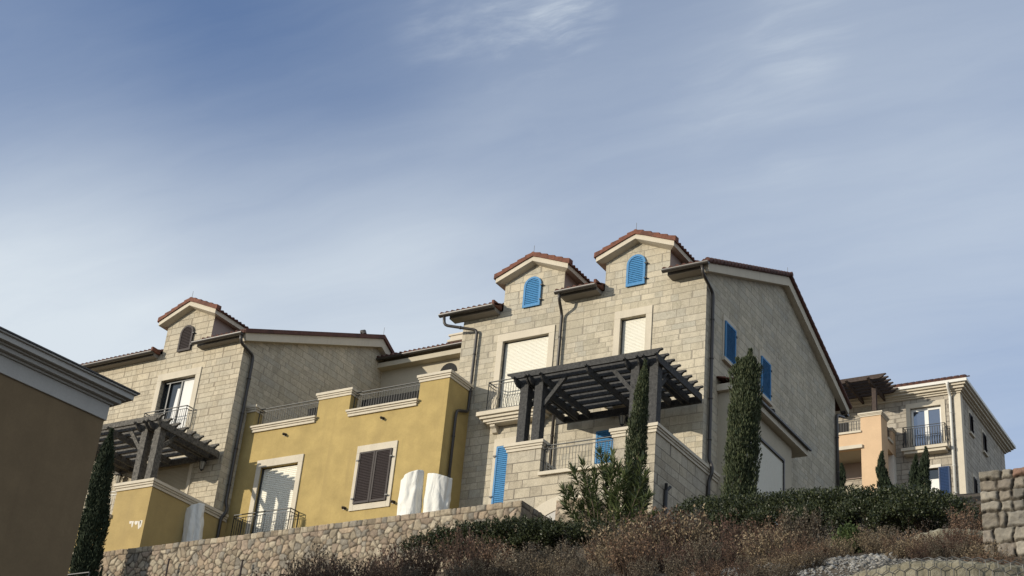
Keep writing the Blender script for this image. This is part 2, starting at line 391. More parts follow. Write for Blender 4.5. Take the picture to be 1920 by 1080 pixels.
def panel(mb, x0, x1, z0, z1, y, openings=(), depth=0.22, back=True):
    """a wall facing -Y on plane y with recessed openings (xa,xb,za,zb)"""
    xs = sorted({x0, x1, *[o[0] for o in openings], *[o[1] for o in openings]}); zs = sorted({z0, z1, *[o[2] for o in openings], *[o[3] for o in openings]})
    xs = [x for x in xs if x0 <= x <= x1]; zs = [z for z in zs if z0 <= z <= z1]
    for i in range(len(xs)-1):
        for j in range(len(zs)-1):
            cx_, cz_ = (xs[i]+xs[i+1])/2, (zs[j]+zs[j+1])/2
            if any(a < cx_ < b_ and c < cz_ < d for a, b_, c, d in openings): continue
            mb.add([(xs[i], y, zs[j]), (xs[i+1], y, zs[j]), (xs[i+1], y, zs[j+1]), (xs[i], y, zs[j+1])], [(0, 1, 2, 3)])
    for a, b_, c, d in openings:
        v = [(a, y, c), (b_, y, c), (b_, y, d), (a, y, d), (a, y+depth, c), (b_, y+depth, c), (b_, y+depth, d), (a, y+depth, d)]
        mb.add(v, [(0, 4, 5, 1), (1, 5, 6, 2), (2, 6, 7, 3), (3, 7, 4, 0)]+([(4, 7, 6, 5)] if back else []))
    return mb
def frame_mb(x0, x1, z0, z1, w, y, t=0.035, top=None, sill=None, inner=0.10):
    """a stone surround round the opening x0..x1, z0..z1, proud of plane y and lining its reveal"""
    top = w if top is None else top
    mb = MB()
    zb = z0 if sill is None else z0-sill
    mb.box(x0-w, x0, y-t, y+inner, zb, z1); mb.box(x1, x1+w, y-t, y+inner, zb, z1); mb.box(x0-w, x1+w, y-t, y+inner, z1, z1+top)
    if sill: mb.box(x0, x1, y-t, y+inner, z0-sill, z0)
    return mb
def roller_mb(x0, x1, z0, z1, y, pitch=0.055):
    """slats of a closed roller shutter"""
    mb = MB(); n = max(2, int((z1-z0)/pitch)); h = (z1-z0)/n
    for i in range(n):
        z = z0+i*h
        mb.poly([(y+0.012, z), (y-0.006, z+h*0.15), (y-0.010, z+h*0.5), (y-0.006, z+h*0.85), (y+0.012, z+h), (y+0.03, z+h), (y+0.03, z)], 0, x0, x1)
    return mb
def louvre_mb(x0, x1, z0, z1, y, n=None, arch=False, st=0.07):
    """a louvred shutter leaf in the plane y, front towards -Y"""
    mb = MB(); t = 0.045; rise = (x1-x0)/2 if arch else 0.0
    mb.box(x0, x0+st, y-t, y, z0, z1-rise); mb.box(x1-st, x1, y-t, y, z0, z1-rise); mb.box(x0+st, x1-st, y-t, y, z0, z0+st)
    if not arch:
        mb.box(x0+st, x1-st, y-t, y, z1-st, z1)
    else:
        xc = (x0+x1)/2; r1 = rise; r2 = rise-st; k = 14
        pts = [(xc+r1*math.cos(math.pi*i/k), z1-rise+r1*math.sin(math.pi*i/k)) for i in range(k+1)]
        pin = [(xc+r2*math.cos(math.pi*i/k), z1-rise+r2*math.sin(math.pi*i/k)) for i in range(k+1)]
        for i in range(k):
            mb.poly([pts[i], pts[i+1], pin[i+1], pin[i]], 1, y-t, y)
    n = n or max(4, int((z1-z0)/0.075)); a0, a1 = z0+st, z1-(st if not arch else 0.02)
    h = (a1-a0)/n
    for i in range(n):
        z = a0+i*h; xa, xb = x0+st, x1-st
        if arch and z+h*0.5 > z1-rise:
            dz = z+h-(z1-rise); rr = (rise-st*0.6)**2-dz**2
            if rr <= 0.0004: continue
            hw = math.sqrt(rr); xa, xb = max(xa, (x0+x1)/2-hw), min(xb, (x0+x1)/2+hw)
        mb.add([(xa, y-t+0.006, z), (xb, y-t+0.006, z), (xb, y-0.012, z+h*1.05), (xa, y-0.012, z+h*1.05), (xa, y-t+0.014, z), (xb, y-t+0.014, z), (xb, y-0.004, z+h*1.05), (xa, y-0.004, z+h*1.05)],
               [(0, 1, 2, 3), (4, 7, 6, 5), (0, 4, 5, 1), (3, 2, 6, 7)])
    mb.box(x0+st*0.8, x1-st*0.8, y-0.004, y-0.001, z0+st*0.8, z1-rise)
    return mb
def rot_panel(mb, x_hinge, y_hinge, ang):
    """turn a leaf about a vertical hinge"""
    c, s_ = math.cos(ang), math.sin(ang)
    mb.v = [(x_hinge+(v[0]-x_hinge)*c-(v[1]-y_hinge)*s_, y_hinge+(v[0]-x_hinge)*s_+(v[1]-y_hinge)*c, v[2]) for v in mb.v]
    return mb
def cap_mb(x0, x1, y0, y1, z0, z1, out=0.12, mb=None):
    """moulded coping: three stepped courses"""
    mb = mb or MB(); h = z1-z0
    for k, (a, b_, o) in enumerate([(0, 0.36, 0.35), (0.36, 0.62, 0.66), (0.62, 1.0, 1.0)]):
        mb.box(x0-out*o, x1+out*o, y0-out*o, y1+out*o, z0+h*a, z0+h*b_)
    return mb
def railing_mb(pts, z0, z1, gap=0.115, r=0.009, belly=0.0, bottom=True, second=None):
    """iron railing along the polyline pts (x,y)"""
    mb = MB()
    for (ax_, ay), (bx, by) in zip(pts[:-1], pts[1:]):
        a = Vector((ax_, ay, 0)); b_ = Vector((bx, by, 0)); L = (b_-a).length; d = (b_-a)/L
        nrm = Vector((d.y, -d.x, 0))
        mb.bar(a+Vector((0, 0, z1)), b_+Vector((0, 0, z1)), 0.045, 0.025)
        mb.bar(a+Vector((0, 0, z1-0.12)), b_+Vector((0, 0, z1-0.12)), 0.025, 0.02)
        if bottom: mb.bar(a+Vector((0, 0, z0+0.06)), b_+Vector((0, 0, z0+0.06)), 0.03, 0.02)
        n = max(1, round(L/gap))
        for i in range(n+1):
            p = a+d*(L*i/n); w = 0.017 if i in (0, n) else r
            if i in (0, n):
                mb.tube([(p.x, p.y, z0), (p.x, p.y, z1)], w, 6); continue
            if belly:
                q = []
                for k in range(9):
                    tt = k/8; z = z0+0.06+(z1-0.12-z0-0.06)*tt
                    o = belly*(math.exp(-((tt-0.24)/0.17)**2))
                    q.append((p.x+nrm.x*o, p.y+nrm.y*o, z))
                mb.tube(q, w, 5, False)
            else:
                mb.tube([(p.x, p.y, z0+0.06), (p.x, p.y, z1-0.12)], w, 5, False)
    return mb
def pipe_mb(pts, r=0.055):
    """round downpipe with softened bends and collars"""
    P = [Vector(p) for p in pts]; out = [P[0]]
    for i in range(1, len(P)-1):
        a, b_, c = P[i-1], P[i], P[i+1]
        d1 = min(0.16, (a-b_).length*0.45); d2 = min(0.16, (c-b_).length*0.45)
        p1 = b_+(a-b_).normalized()*d1; p2 = b_+(c-b_).normalized()*d2
        for k in range(5):
            tt = k/4; out.append(p1*(1-tt)**2+b_*2*tt*(1-tt)+p2*tt*tt)
    out.append(P[-1])
    mb = MB(); mb.tube(out, r, 12)
    for a, b_ in zip(P[:-1], P[1:]):
        L = (b_-a).length
        if L > 1.2:
            for k in range(int(L/1.9)+1):
                c = a+(b_-a)*((k+0.5)/(int(L/1.9)+1)); d = (b_-a).normalized()*0.025
                mb.tube([c-d, c+d], r*1.22, 12)
    return mb
def gutter_mb(x0, x1, y, z, r=0.075):
    """half-round gutter along X"""
    mb = MB(); k = 10
    o = [(y+r*math.cos(math.pi+math.pi*i/k), z+r*math.sin(math.pi+math.pi*i/k)) for i in range(k+1)]
    i_ = [(y+(r-0.012)*math.cos(math.pi+math.pi*i/k), z+(r-0.012)*math.sin(math.pi+math.pi*i/k)) for i in range(k+1)]
    mb.poly(o+i_[::-1], 0, x0, x1)
    mb.poly(o, 0, x0-0.006, x0); mb.poly(o, 0, x1, x1+0.006)
    x = x0+0.3
    while x < x1: mb.box(x, x+0.025, y-r-0.006, y+r, z-0.004, z+0.012); x += 0.7
    return mb
def tiles(mb, p0, u, v, L, S, pitch=0.23, course=0.36, amp=0.045, under=0.05):
    """a clay tile slope: p0 lower corner, u along the eave, v up the slope"""
    p0 = np.array(p0, float); u = np.array(u, float); v = np.array(v, float); u /= np.linalg.norm(u); v /= np.linalg.norm(v)
    n = np.cross(u, v); n = n if n[2] > 0 else -n
    nu = max(1, round(L/pitch)); ns = 8; us = np.linspace(0, L, nu*ns+1); ph = (np.arange(nu*ns+1) % ns)/ns
    prof = np.where(ph < 0.62, np.sin(np.pi*ph/0.62), -0.28*np.sin(np.pi*(ph-0.62)/0.38))*amp
    nc = max(1, round(S/course)); rows = []
    for c in range(nc):
        rows.append((S*c/nc-(0.02 if c else 0.0), 0.028)); rows.append((S*(c+1)/nc-0.02, 0.002))
    P = np.array([[p0+u*x+v*sv+n*(h+pr+under) for x, pr in zip(us, prof)] for sv, h in rows])
    mb.grid(P)
    a = p0; b_ = p0+u*L; c = b_+v*S; d = p0+v*S
    mb.add([a, b_, c, d], [(0, 3, 2, 1)])
    k = len(us)
    fr = np.array([[p0+u*x for x in us], P[0]]); mb.grid(fr)
    for j in (0, -1):
        e = np.array([[p0+u*us[j]+v*sv for sv, h in rows], P[:, j]]); mb.grid(e)
    return mb
def ridge_mb(a, b_, r=0.11, step=0.38, mb=None):
    """half-round ridge tiles, slightly lapped"""
    mb = mb or MB(); a = Vector(a); b_ = Vector(b_); L = (b_-a).length; d = (b_-a)/L; n = max(1, round(L/step))
    for i in range(n):
        p = a+d*(L*i/n); q = a+d*(L*(i+1)/n+0.03)
        mb.tube([p, q], [r*1.08, r*0.92], 10)
    return mb

# ------------------------------------------------------------------ terrain
GY = [-60, 0, 6, 12, 15.3, 16.2, 18, 20, 24, 28, 32, 36, 40, 53, 75, 95, 120, 600]
GZ = [-2, -1.6, -1.0, 2.2, 3.9, 4.9, 5.75, 6.75, 8.35, 9.95, 11.5, 13.6, 15.6, 20.3, 29.0, 34.0, 36.0, 38.0]
def sst(x, a, b_):
    q = np.clip((x-a)/(b_-a), 0, 1); return q*q*(3-2*q)
WALL_Y, WALL_X1, WALL_X0, WALL_Z = 34.0, -21.52, -39.15, 14.40
def ground(x, y):
    x = np.asarray(x, float); y = np.asarray(y, float)
    z = np.interp(y, GY, GZ)
    left = 1-sst(x, -27.0, -19.5)
    z = z-left*np.where(y < 34, 1.6, 0)*sst(y, 10, 24)
    z = z + sst(-x, -9.0, -2.0)*0
    z = z + 0.10*np.sin(x*0.9+y*0.7)*np.sin(y*0.55-x*0.3)*sst(y, 10, 16)
    ter = (x < WALL_X1-0.1) & (y > WALL_Y+0.12)
    z = np.where(ter, np.where(y < 60, 13.5, z), z)
    pit = (x < -9) & (x > WALL_X1-0.1) & (y > 36) & (y < 60)
    z = np.where(pit, z-0.9, z)
    return z
def build_ground():
    xs = np.unique(np.concatenate([np.linspace(-600, -70, 12), np.linspace(-70, 25, 191), [WALL_X1-0.11, WALL_X1-0.09], np.linspace(25, 600, 12)]))
    ys = np.unique(np.concatenate([np.linspace(-300, -10, 12), np.linspace(-10, 60, 141), [WALL_Y+0.11, WALL_Y+0.13], np.linspace(60, 130, 36), np.linspace(130, 900, 14)]))
    X, Y = np.meshgrid(xs, ys); Z = ground(X, Y)
    V = np.stack([X, Y, Z], -1).reshape(-1, 3); m_ = len(xs)
    i, j = np.meshgrid(np.arange(len(ys)-1), np.arange(m_-1), indexing='ij'); a = (i*m_+j).ravel()
    o = mesh_np('hillside', V, np.stack([a, a+1, a+m_+1, a+m_], 1), 'soil')
    tag(o, 'brown soil hillside rising from the camera to the houses', 'hillside', kind='structure')
build_ground()

# ------------------------------------------------------------------ rubble walls
def ashlar_cells(Q, L, H, rng):
    """irregular squared stones: block id and distance to the nearest joint"""
    wob = lambda a, b_, k: 0.008*np.sin(a*9.1+b_*5.3+k)+0.007*np.sin(a*27.7-b_*15.1+2*k)+0.004*np.sin(a*61+b_*43)
    u = Q[:, 0]+wob(Q[:, 1], Q[:, 0], 0.4); z = Q[:, 1]+wob(Q[:, 0], Q[:, 1], 1.7)
    ids = np.zeros(len(Q), int); e = np.full(len(Q), 9.0); cen = []; z1 = H+0.05
    first = True
    while z1 > -0.1:
        hh = 0.17 if first else rng.uniform(0.15, 0.27); first = False; z0 = z1-hh; x = -rng.uniform(0.0, 0.12)
        while x < L+0.1:
            w_ = rng.uniform(0.16, 0.36); m_ = (u >= x) & (u < x+w_) & (z >= z0) & (z < z1)
            parts = [(x, x+w_, z0, z1)]
            r_ = rng.random()
            if hh > 0.2 and r_ < 0.16: parts = [(x, x+w_, z0, z0+hh*rng.uniform(0.4, 0.6))]; parts.append((x, x+w_, parts[0][3], z1))
            elif hh > 0.2 and r_ < 0.36 and w_ > 0.32: c_ = x+w_*rng.uniform(0.3, 0.7); parts = [(x, c_, z0, z1), (c_, x+w_, z0, z1)]
            for a, b_, c, d in parts:
                mm = m_ & (u >= a) & (u < b_) & (z >= c) & (z < d); sk = rng.uniform(-0.10, 0.10)
                uu = u[mm]-sk*(z[mm]-(c+d)/2)
                ids[mm] = len(cen); e[mm] = np.minimum(np.minimum(uu-a, b_-uu), np.minimum(z[mm]-c, d-z[mm])); cen.append(((a+b_)/2, (c+d)/2))
            x += w_
        z1 = z0
    return ids, np.maximum(e, 0), np.array(cen)
def rubble(name, parent, org, u, nrm, L, H, res, cell, seed, depth=0.05, cheby=False, coping=0.0, tone=1.0, gapw=0.028, thick=0.45, warm=0.0):
    rng = np.random.default_rng(seed); org = np.array(org, float); u = np.array(u, float); nrm = np.array(nrm, float)
    nx, nz = int(L/res)+1, int(H/res)+1
    S = []
    nxc, nzc = int(L/cell)+3, int((H-coping)/cell/0.85)+3
    for j in range(-1, nzc):
        for i in range(-1, nxc):
            if rng.random() < 0.10: continue
            S.append(((i+0.5*(j % 2)+rng.uniform(-0.36, 0.36)+0.5)*cell, H-coping-(j+0.5+rng.uniform(-0.34, 0.34))*cell*0.85))
    S = np.array(S); S = S[S[:, 1] < H-coping-cell*0.3] if coping else S
    if coping:
        x = 0.0
        T = []
        while x < L+0.3:
            T.append((x, H-coping/2)); x += rng.uniform(0.17, 0.34)
        S = np.vstack([S, np.array(T)])
    K = len(S)
    X, Z = np.meshgrid(np.linspace(0, L, nx), np.linspace(0, H, nz)); Q = np.stack([X.ravel(), Z.ravel()], 1)
    wx = 0.03*np.sin(Q[:, 1]*17+Q[:, 0]*5)+0.02*np.sin(Q[:, 0]*31); wz = 0.03*np.sin(Q[:, 0]*15-Q[:, 1]*4)+0.02*np.sin(Q[:, 1]*29)
    Qw = Q+np.stack([wx, wz], 1)*cell*2.2*(0.5 if cheby else 0.30)
    f1 = np.empty(len(Q)); f2 = np.empty(len(Q)); idx = np.empty(len(Q), int)
    sc_ = rng.uniform(0.82, 1.18, (K, 2)) if cheby else np.ones((K, 2))
    wt_ = rng.uniform(-0.30, 0.30, K)*cell
    order = np.argsort(S[:, 0])
    Ss = S[order]
    for c0 in range(0, nx, 40):
        cols = np.arange(c0, min(c0+40, nx)); sel = (np.arange(nz)[:, None]*nx+cols[None, :]).ravel()
        xa, xb = cols[0]*L/(nx-1)-3*cell, cols[-1]*L/(nx-1)+3*cell
        near = order[np.searchsorted(Ss[:, 0], xa):np.searchsorted(Ss[:, 0], xb)]
        d = Qw[sel][:, None, :]-S[near][None]
        if coping:
            d = d*np.where(S[near][:, 1] > H-coping, 0.0, 1.0)[None, :, None]*0+d
        if cheby:
            d = np.abs(d)*sc_[near][None]; dd = np.maximum(d[..., 0]*0.80, d[..., 1]*1.12)*0.80+0.20*(d[..., 0]+d[..., 1])
        else:
            dd = np.sqrt((d**2).sum(-1))+wt_[near][None]
        if coping:
            iscop = S[near][:, 1] > H-coping; up = Qw[sel][:, 1] > H-coping
            dd = np.where(iscop[None, :] == up[:, None], dd, dd+10)
        o2 = np.argpartition(dd, 1, axis=1)[:, :2]; v2 = np.take_along_axis(dd, o2, 1); sw = v2[:, 0] > v2[:, 1]
        f1[sel] = np.minimum(v2[:, 0], v2[:, 1]); f2[sel] = np.maximum(v2[:, 0], v2[:, 1])
        idx[sel] = near[np.where(sw, o2[:, 1], o2[:, 0])]
    e = (f2-f1)
    if coping:
        e = np.minimum(e, np.abs(Qw[:, 1]-(H-coping))*2)
    if cheby:
        idx, e, S = ashlar_cells(Q, L, H, rng); K = len(S)
    hgt = np.clip(e/(gapw*(1.3 if cheby else 1.5)), 0, 1)**(0.5 if cheby else 0.38)
    off = rng.uniform(-1, 1, K)*0.30; tilt = rng.uniform(-1, 1, (K, 2))*0.45/cell; tilt = tilt*1.6 if cheby else tilt*1.5
    loc = Q-S[idx]
    disp = depth*(hgt*(1.0+off[idx]+(loc*tilt[idx]).sum(1)*0.55))
    from mathutils import noise as mn
    fr_ = np.array([mn.fractal(Vector((q[0]*(7 if cheby else 9)+seed, q[1]*(7 if cheby else 9), i_*0.73)), 0.9, 2.1, 5) for q, i_ in zip(Q, idx)])
    ri_ = np.abs(np.array([mn.fractal(Vector((q[0]*4+seed*3, q[1]*4+i_*1.9, 7.7)), 1.0, 2.0, 3) for q, i_ in zip(Q, idx)]))
    disp = disp+np.minimum(1, e/gapw)*(fr_*0.010-ri_*0.022)*(depth/0.06)
    P = org+u*Q[:, :1]+np.array([0, 0, 1.0])*Q[:, 1:]+nrm*disp[:, None]
    a = (np.arange(nz-1)[:, None]*nx+np.arange(nx-1)[None]).ravel(); F = np.stack([a, a+1, a+nx+1, a+nx], 1)
    # close the body behind the face
    rim = np.concatenate([np.arange(nx), np.arange(1, nz)*nx+nx-1, (nz-1)*nx+np.arange(nx-2, -1, -1), np.arange(nz-2, 0, -1)*nx])
    B = P[rim]; Bq = Q[rim]; Bk = org+u*Bq[:, :1]+np.array([0, 0, 1.0])*Bq[:, 1:]-nrm*thick
    nb = len(rim); b0 = len(P); nxt = np.roll(np.arange(nb), -1)
    side = np.stack([rim, b0+np.arange(nb), b0+nxt, rim[nxt]], 1)
    V = np.vstack([P, Bk])
    o = mesh_np(name, V, np.vstack([F, side]), 'rubble', parent)
    base = np.array([[0.30, 0.255, 0.205], [0.36, 0.315, 0.255], [0.42, 0.375, 0.31], [0.33, 0.27, 0.225], [0.27, 0.25, 0.225], [0.38, 0.31, 0.245]])*tone
    if cheby: base = base*0.45+base.mean(1, keepdims=True)*np.array([[0.59, 0.55, 0.49]])
    cc = base[rng.integers(0, len(base), K)]*rng.uniform(0.78, 1.18, (K, 1))
    if warm:
        wsel = rng.random(K) < warm; cc[wsel] = np.array([0.32, 0.20, 0.155])*tone
    cc = cc*(np.array([0.95, 0.95, 0.93]) if cheby else np.array([1.02, 0.99, 0.92])); tint = cc[idx]; mo = np.clip(1-e/gapw, 0, 1)[:, None]; tint = tint*(1-mo)+np.array([0.050, 0.041, 0.032])*mo
    tint = np.vstack([tint, tint[rim]]); col = np.ones((len(V), 4), np.float32); col[:, :3] = tint
    at_ = o.data.attributes.new('stone_tint', 'FLOAT_COLOR', 'POINT'); at_.data.foreach_set('color', col.ravel())
    return o

rw = thing('retaining_wall', 'long rubble stone retaining wall below the yellow house', 'stone wall', (WALL_X0, WALL_Y, 11))
rubble('wall_face', rw, (WALL_X0, WALL_Y, 10.6), (1, 0, 0), (0, -1, 0), WALL_X1-WALL_X0, WALL_Z-10.6, 0.026, 0.20, 3, 0.055, coping=0.19, gapw=0.042, tone=0.94)
rubble('return_wall', rw, (WALL_X1-0.05, WALL_Y+0.46, 11.0), (0, 1, 0), (1, 0, 0), 2.1, WALL_Z-11.0, 0.03, 0.20, 4, 0.05, coping=0.19, gapw=0.042, tone=0.94)
nw = thing('stone_wall', 'tall wall of large squared rough stones beside the dry shrubs', 'stone wall', (-5.0, 20, 5))
_c = at((1838, 889), 1, 20.0)
rubble('wall_face', nw, (_c[0], 20.0, 3.6), (1, 0, 0), (0, -1, 0), 6.0, _c[2]-3.6, 0.013, 0.36, 11, 0.075, cheby=True, gapw=0.024, tone=0.82, thick=0.5, warm=0.02)

# ------------------------------------------------------------------ pergola
def pergola(name, label, mw, off, loc, left_posts=True, zb=17.47):
    ox, oy, oz = off
    t_ = thing(name, label, 'pergola', loc)
    def B(): return MB()
    def sh(mb):
        mb.v = [(v[0]+ox, v[1]+oy, v[2]+oz) for v in mb.v]; return mb
    PX = [(-23.64, -23.34), (-23.09, -22.79), (-19.62, -19.32), (-18.97, -18.67)]
    for x0, x1 in PX: sh(B().box(x0, x1, 36.62, 36.92, zb, 19.60)).build('post', mw, t_, bevel=0.012)
    # purlins along X with carved ends, on rafters along Y
    for i in range(8):
        y = 36.42+i*0.425; z0, z1 = 19.68, 19.89; a, b_ = -24.05, -18.44
        pr = [(a, z1), (a, z1-0.05), (a+0.10, z1-0.07), (a+0.16, z1-0.15), (a+0.28, z0), (b_-0.28, z0), (b_-0.16, z1-0.15), (b_-0.10, z1-0.07), (b_, z1-0.05), (b_, z1)]
        sh(B().poly(pr, 1, y-0.045, y+0.045)).build('purlin', mw, t_)
    for x in (-23.71, -23.27, -23.16, -22.72, -21.05, -19.69, -19.25, -19.04, -18.60):
        a, b_ = 36.22, 39.62; z0, z1 = 19.45, 19.70
        pr = [(a, z1), (a, z1-0.06), (a+0.10, z1-0.09), (a+0.17, z1-0.18), (a+0.30, z0), (b_, z0), (b_, z1)]
        w = 0.06
        sh(B().poly(pr, 0, x-w/2, x+w/2)).build('rafter', mw, t_)
    yb = 36.77
    for a, b_ in [((-22.80, yb, 18.75), (-22.05, yb, 19.66)), ((-19.61, yb, 18.75), (-20.36, yb, 19.66)), ((-18.82, 36.90, 18.80), (-18.82, 37.62, 19.56)), ((-23.49, 36.90, 18.80), (-23.49, 37.62, 19.56))]:
        sh(B().bar(a, b_, 0.11, 0.13)).build('brace', mw, t_)
    sh(B().box(-24.0, -18.6, 39.62, 39.70, 19.42, 19.66)).build('wall_plate', mw, t_)
    return t_

# ------------------------------------------------------------------ main stone house
X0, X1, YF, YB = -28.60, -18.69, 40.0, 52.5
EZ, RY, RZ = 24.52, 46.9, 27.75       # eave height at y 39.45, ridge
SL = (RZ-EZ)/(RY-39.45)
def roofz(y): return EZ+SL*(y-39.45) if y <= RY else RZ-SL*0.98*(y-RY)
H = thing('stone_house', 'tall beige ashlar house with blue arched dormer shutters and side gable', 'house', (-23.6, 46, 14))
W1 = (-26.75, -24.81, 20.42, 23.22); W2 = (-21.93, -20.94, 20.42, 23.26); D1 = (-26.56, -25.40, 15.0, 19.08); D2 = (-22.60, -21.30, 16.2, 19.10)
mb = MB(); panel(mb, X0, X1, 13.0, 24.50, YF, [W1, W2, D1, D2], 0.25)
mb.build('front_wall', 'ashlar', H)
def gable_pts(x): return [(YF, 13.0), (YB, 13.0), (YB, roofz(YB)-0.06), (RY, RZ-0.06), (YF, roofz(YF)-0.06)]
gw = MB(); n_ = gable_pts(X1); gw.add([(X1, y, z) for y, z in n_], [tuple(range(5))]); gw.build('gable_wall', 'ashlar', H)
bw = MB(); bw.add([(X0, y, z) for y, z in n_], [tuple(range(5))[::-1]]); bw.add([(X0, YB, 13), (X1, YB, 13), (X1, YB, roofz(YB)-.06), (X0, YB, roofz(YB)-.06)], [(0, 1, 2, 3)])
bw.build('rear_wall', 'ashlar', H)
# roof
r = MB(); up = (0, 1, SL); Ltot = -18.36-(-29.0)
tiles(r, (-29.0, 40.16, roofz(40.16)), (1, 0, 0), up, Ltot, math.hypot(RY-40.16, RZ-roofz(40.16)), 0.24, 0.34)
for a, b_ in ((-29.32, -26.93), (-24.36, -22.68), (-20.11, -18.36)):
    s0 = 39.42; tiles(r, (a, s0, roofz(s0)), (1, 0, 0), up, b_-a, math.hypot(0.75, 0.75*SL), 0.24, 0.34)
tiles(r, (-18.36, 53.55, roofz(53.55)), (-1, 0, 0), (0, -1, SL*0.98), Ltot, math.hypot(53.55-RY, RZ-roofz(53.55)), 0.24, 0.34)
roof = r.build('roof', 'old_tile', H)
ridge_mb((-29.0, RY, RZ+0.08), (-18.33, RY, RZ+0.08)).build('ridge_tiles', 'old_tile', roof)
# half-round verge tiles along the gable edge
vg = MB(); ridge_mb((-18.42, 39.42, roofz(39.42)+0.07), (-18.42, RY, RZ+0.09), 0.095, 0.33, vg); ridge_mb((-18.42, 53.55, roofz(53.55)+0.07), (-18.42, RY, RZ+0.09), 0.095, 0.33, vg)
vg.build('verge_tiles', 'old_tile', roof)
MB().tube([(-18.5, RY, RZ), (-18.5, RY, RZ+0.42)], 0.008, 5).build('lightning_rod', 'wire', H)
bb = MB()
bb.poly([(39.62, roofz(39.62)-0.34), (RY, RZ-0.40), (RY, RZ-0.02), (39.50, roofz(39.50)-0.02)], 0, X1+0.004, -18.44)
bb.poly([(RY, RZ-0.40), (53.40, roofz(53.40)-0.34), (53.5, roofz(53.5)-0.02), (RY, RZ-0.02)], 0, X1+0.004, -18.44)
bb.build('barge_board', 'cream_stone', H)
for a, b_ in ((-29.32, -26.95), (-24.34, -22.70), (-20.09, -18.37)):
    g = gutter_mb(a, b_, 39.41, roofz(39.42)+0.0, 0.10); g.build('gutter', 'gutter_metal', H)
    xe = min(b_, X1-0.005) if b_ > X1 else b_
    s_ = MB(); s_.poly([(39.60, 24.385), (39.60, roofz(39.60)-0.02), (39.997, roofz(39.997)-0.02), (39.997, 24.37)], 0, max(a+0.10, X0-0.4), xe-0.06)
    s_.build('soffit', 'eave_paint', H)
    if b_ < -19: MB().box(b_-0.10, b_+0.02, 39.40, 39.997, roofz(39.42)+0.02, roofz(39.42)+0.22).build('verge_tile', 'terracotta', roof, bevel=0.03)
pipe_mb([(-29.12, 39.42, 24.42), (-29.10, 39.46, 24.08), (-27.88, 39.86, 23.84), (-27.88, 39.88, 23.6), (-27.90, 39.88, 20.62), (-27.84, 39.72, 20.50), (-27.84, 39.12, 20.30), (-27.84, 39.08, 20.05), (-27.84, 39.08, 15.5)]).build('downpipe', 'gutter_metal', H, True)
pipe_mb([(-24.18, 39.42, 24.42), (-24.18, 39.46, 24.2), (-24.28, 39.88, 23.85), (-24.28, 39.88, 16.3)]).build('downpipe', 'gutter_metal', H, True)
pipe_mb([(-18.62, 39.44, 24.42), (-18.60, 39.50, 24.12), (-18.59, 40.30, 23.78), (-18.59, 40.32, 23.5), (-18.59, 40.32, 17.66), (-18.48, 40.32, 17.5), (-18.48, 40.32, 17.2), (-18.58, 40.32, 17.0), (-18.58, 40.32, 15.0)], 0.06).build('downpipe', 'gutter_metal', H, True)
pipe_mb([(-18.62, 53.3, 24.5), (-18.60, 52.45, 24.25), (-18.60, 52.42, 24.0), (-18.60, 52.42, 19.5)], 0.065).build('downpipe', 'gutter_metal', H, True)
MB().box(-18.72, -18.52, 53.2, 53.7, 24.66, 24.78).build('gutter', 'gutter_metal', H)

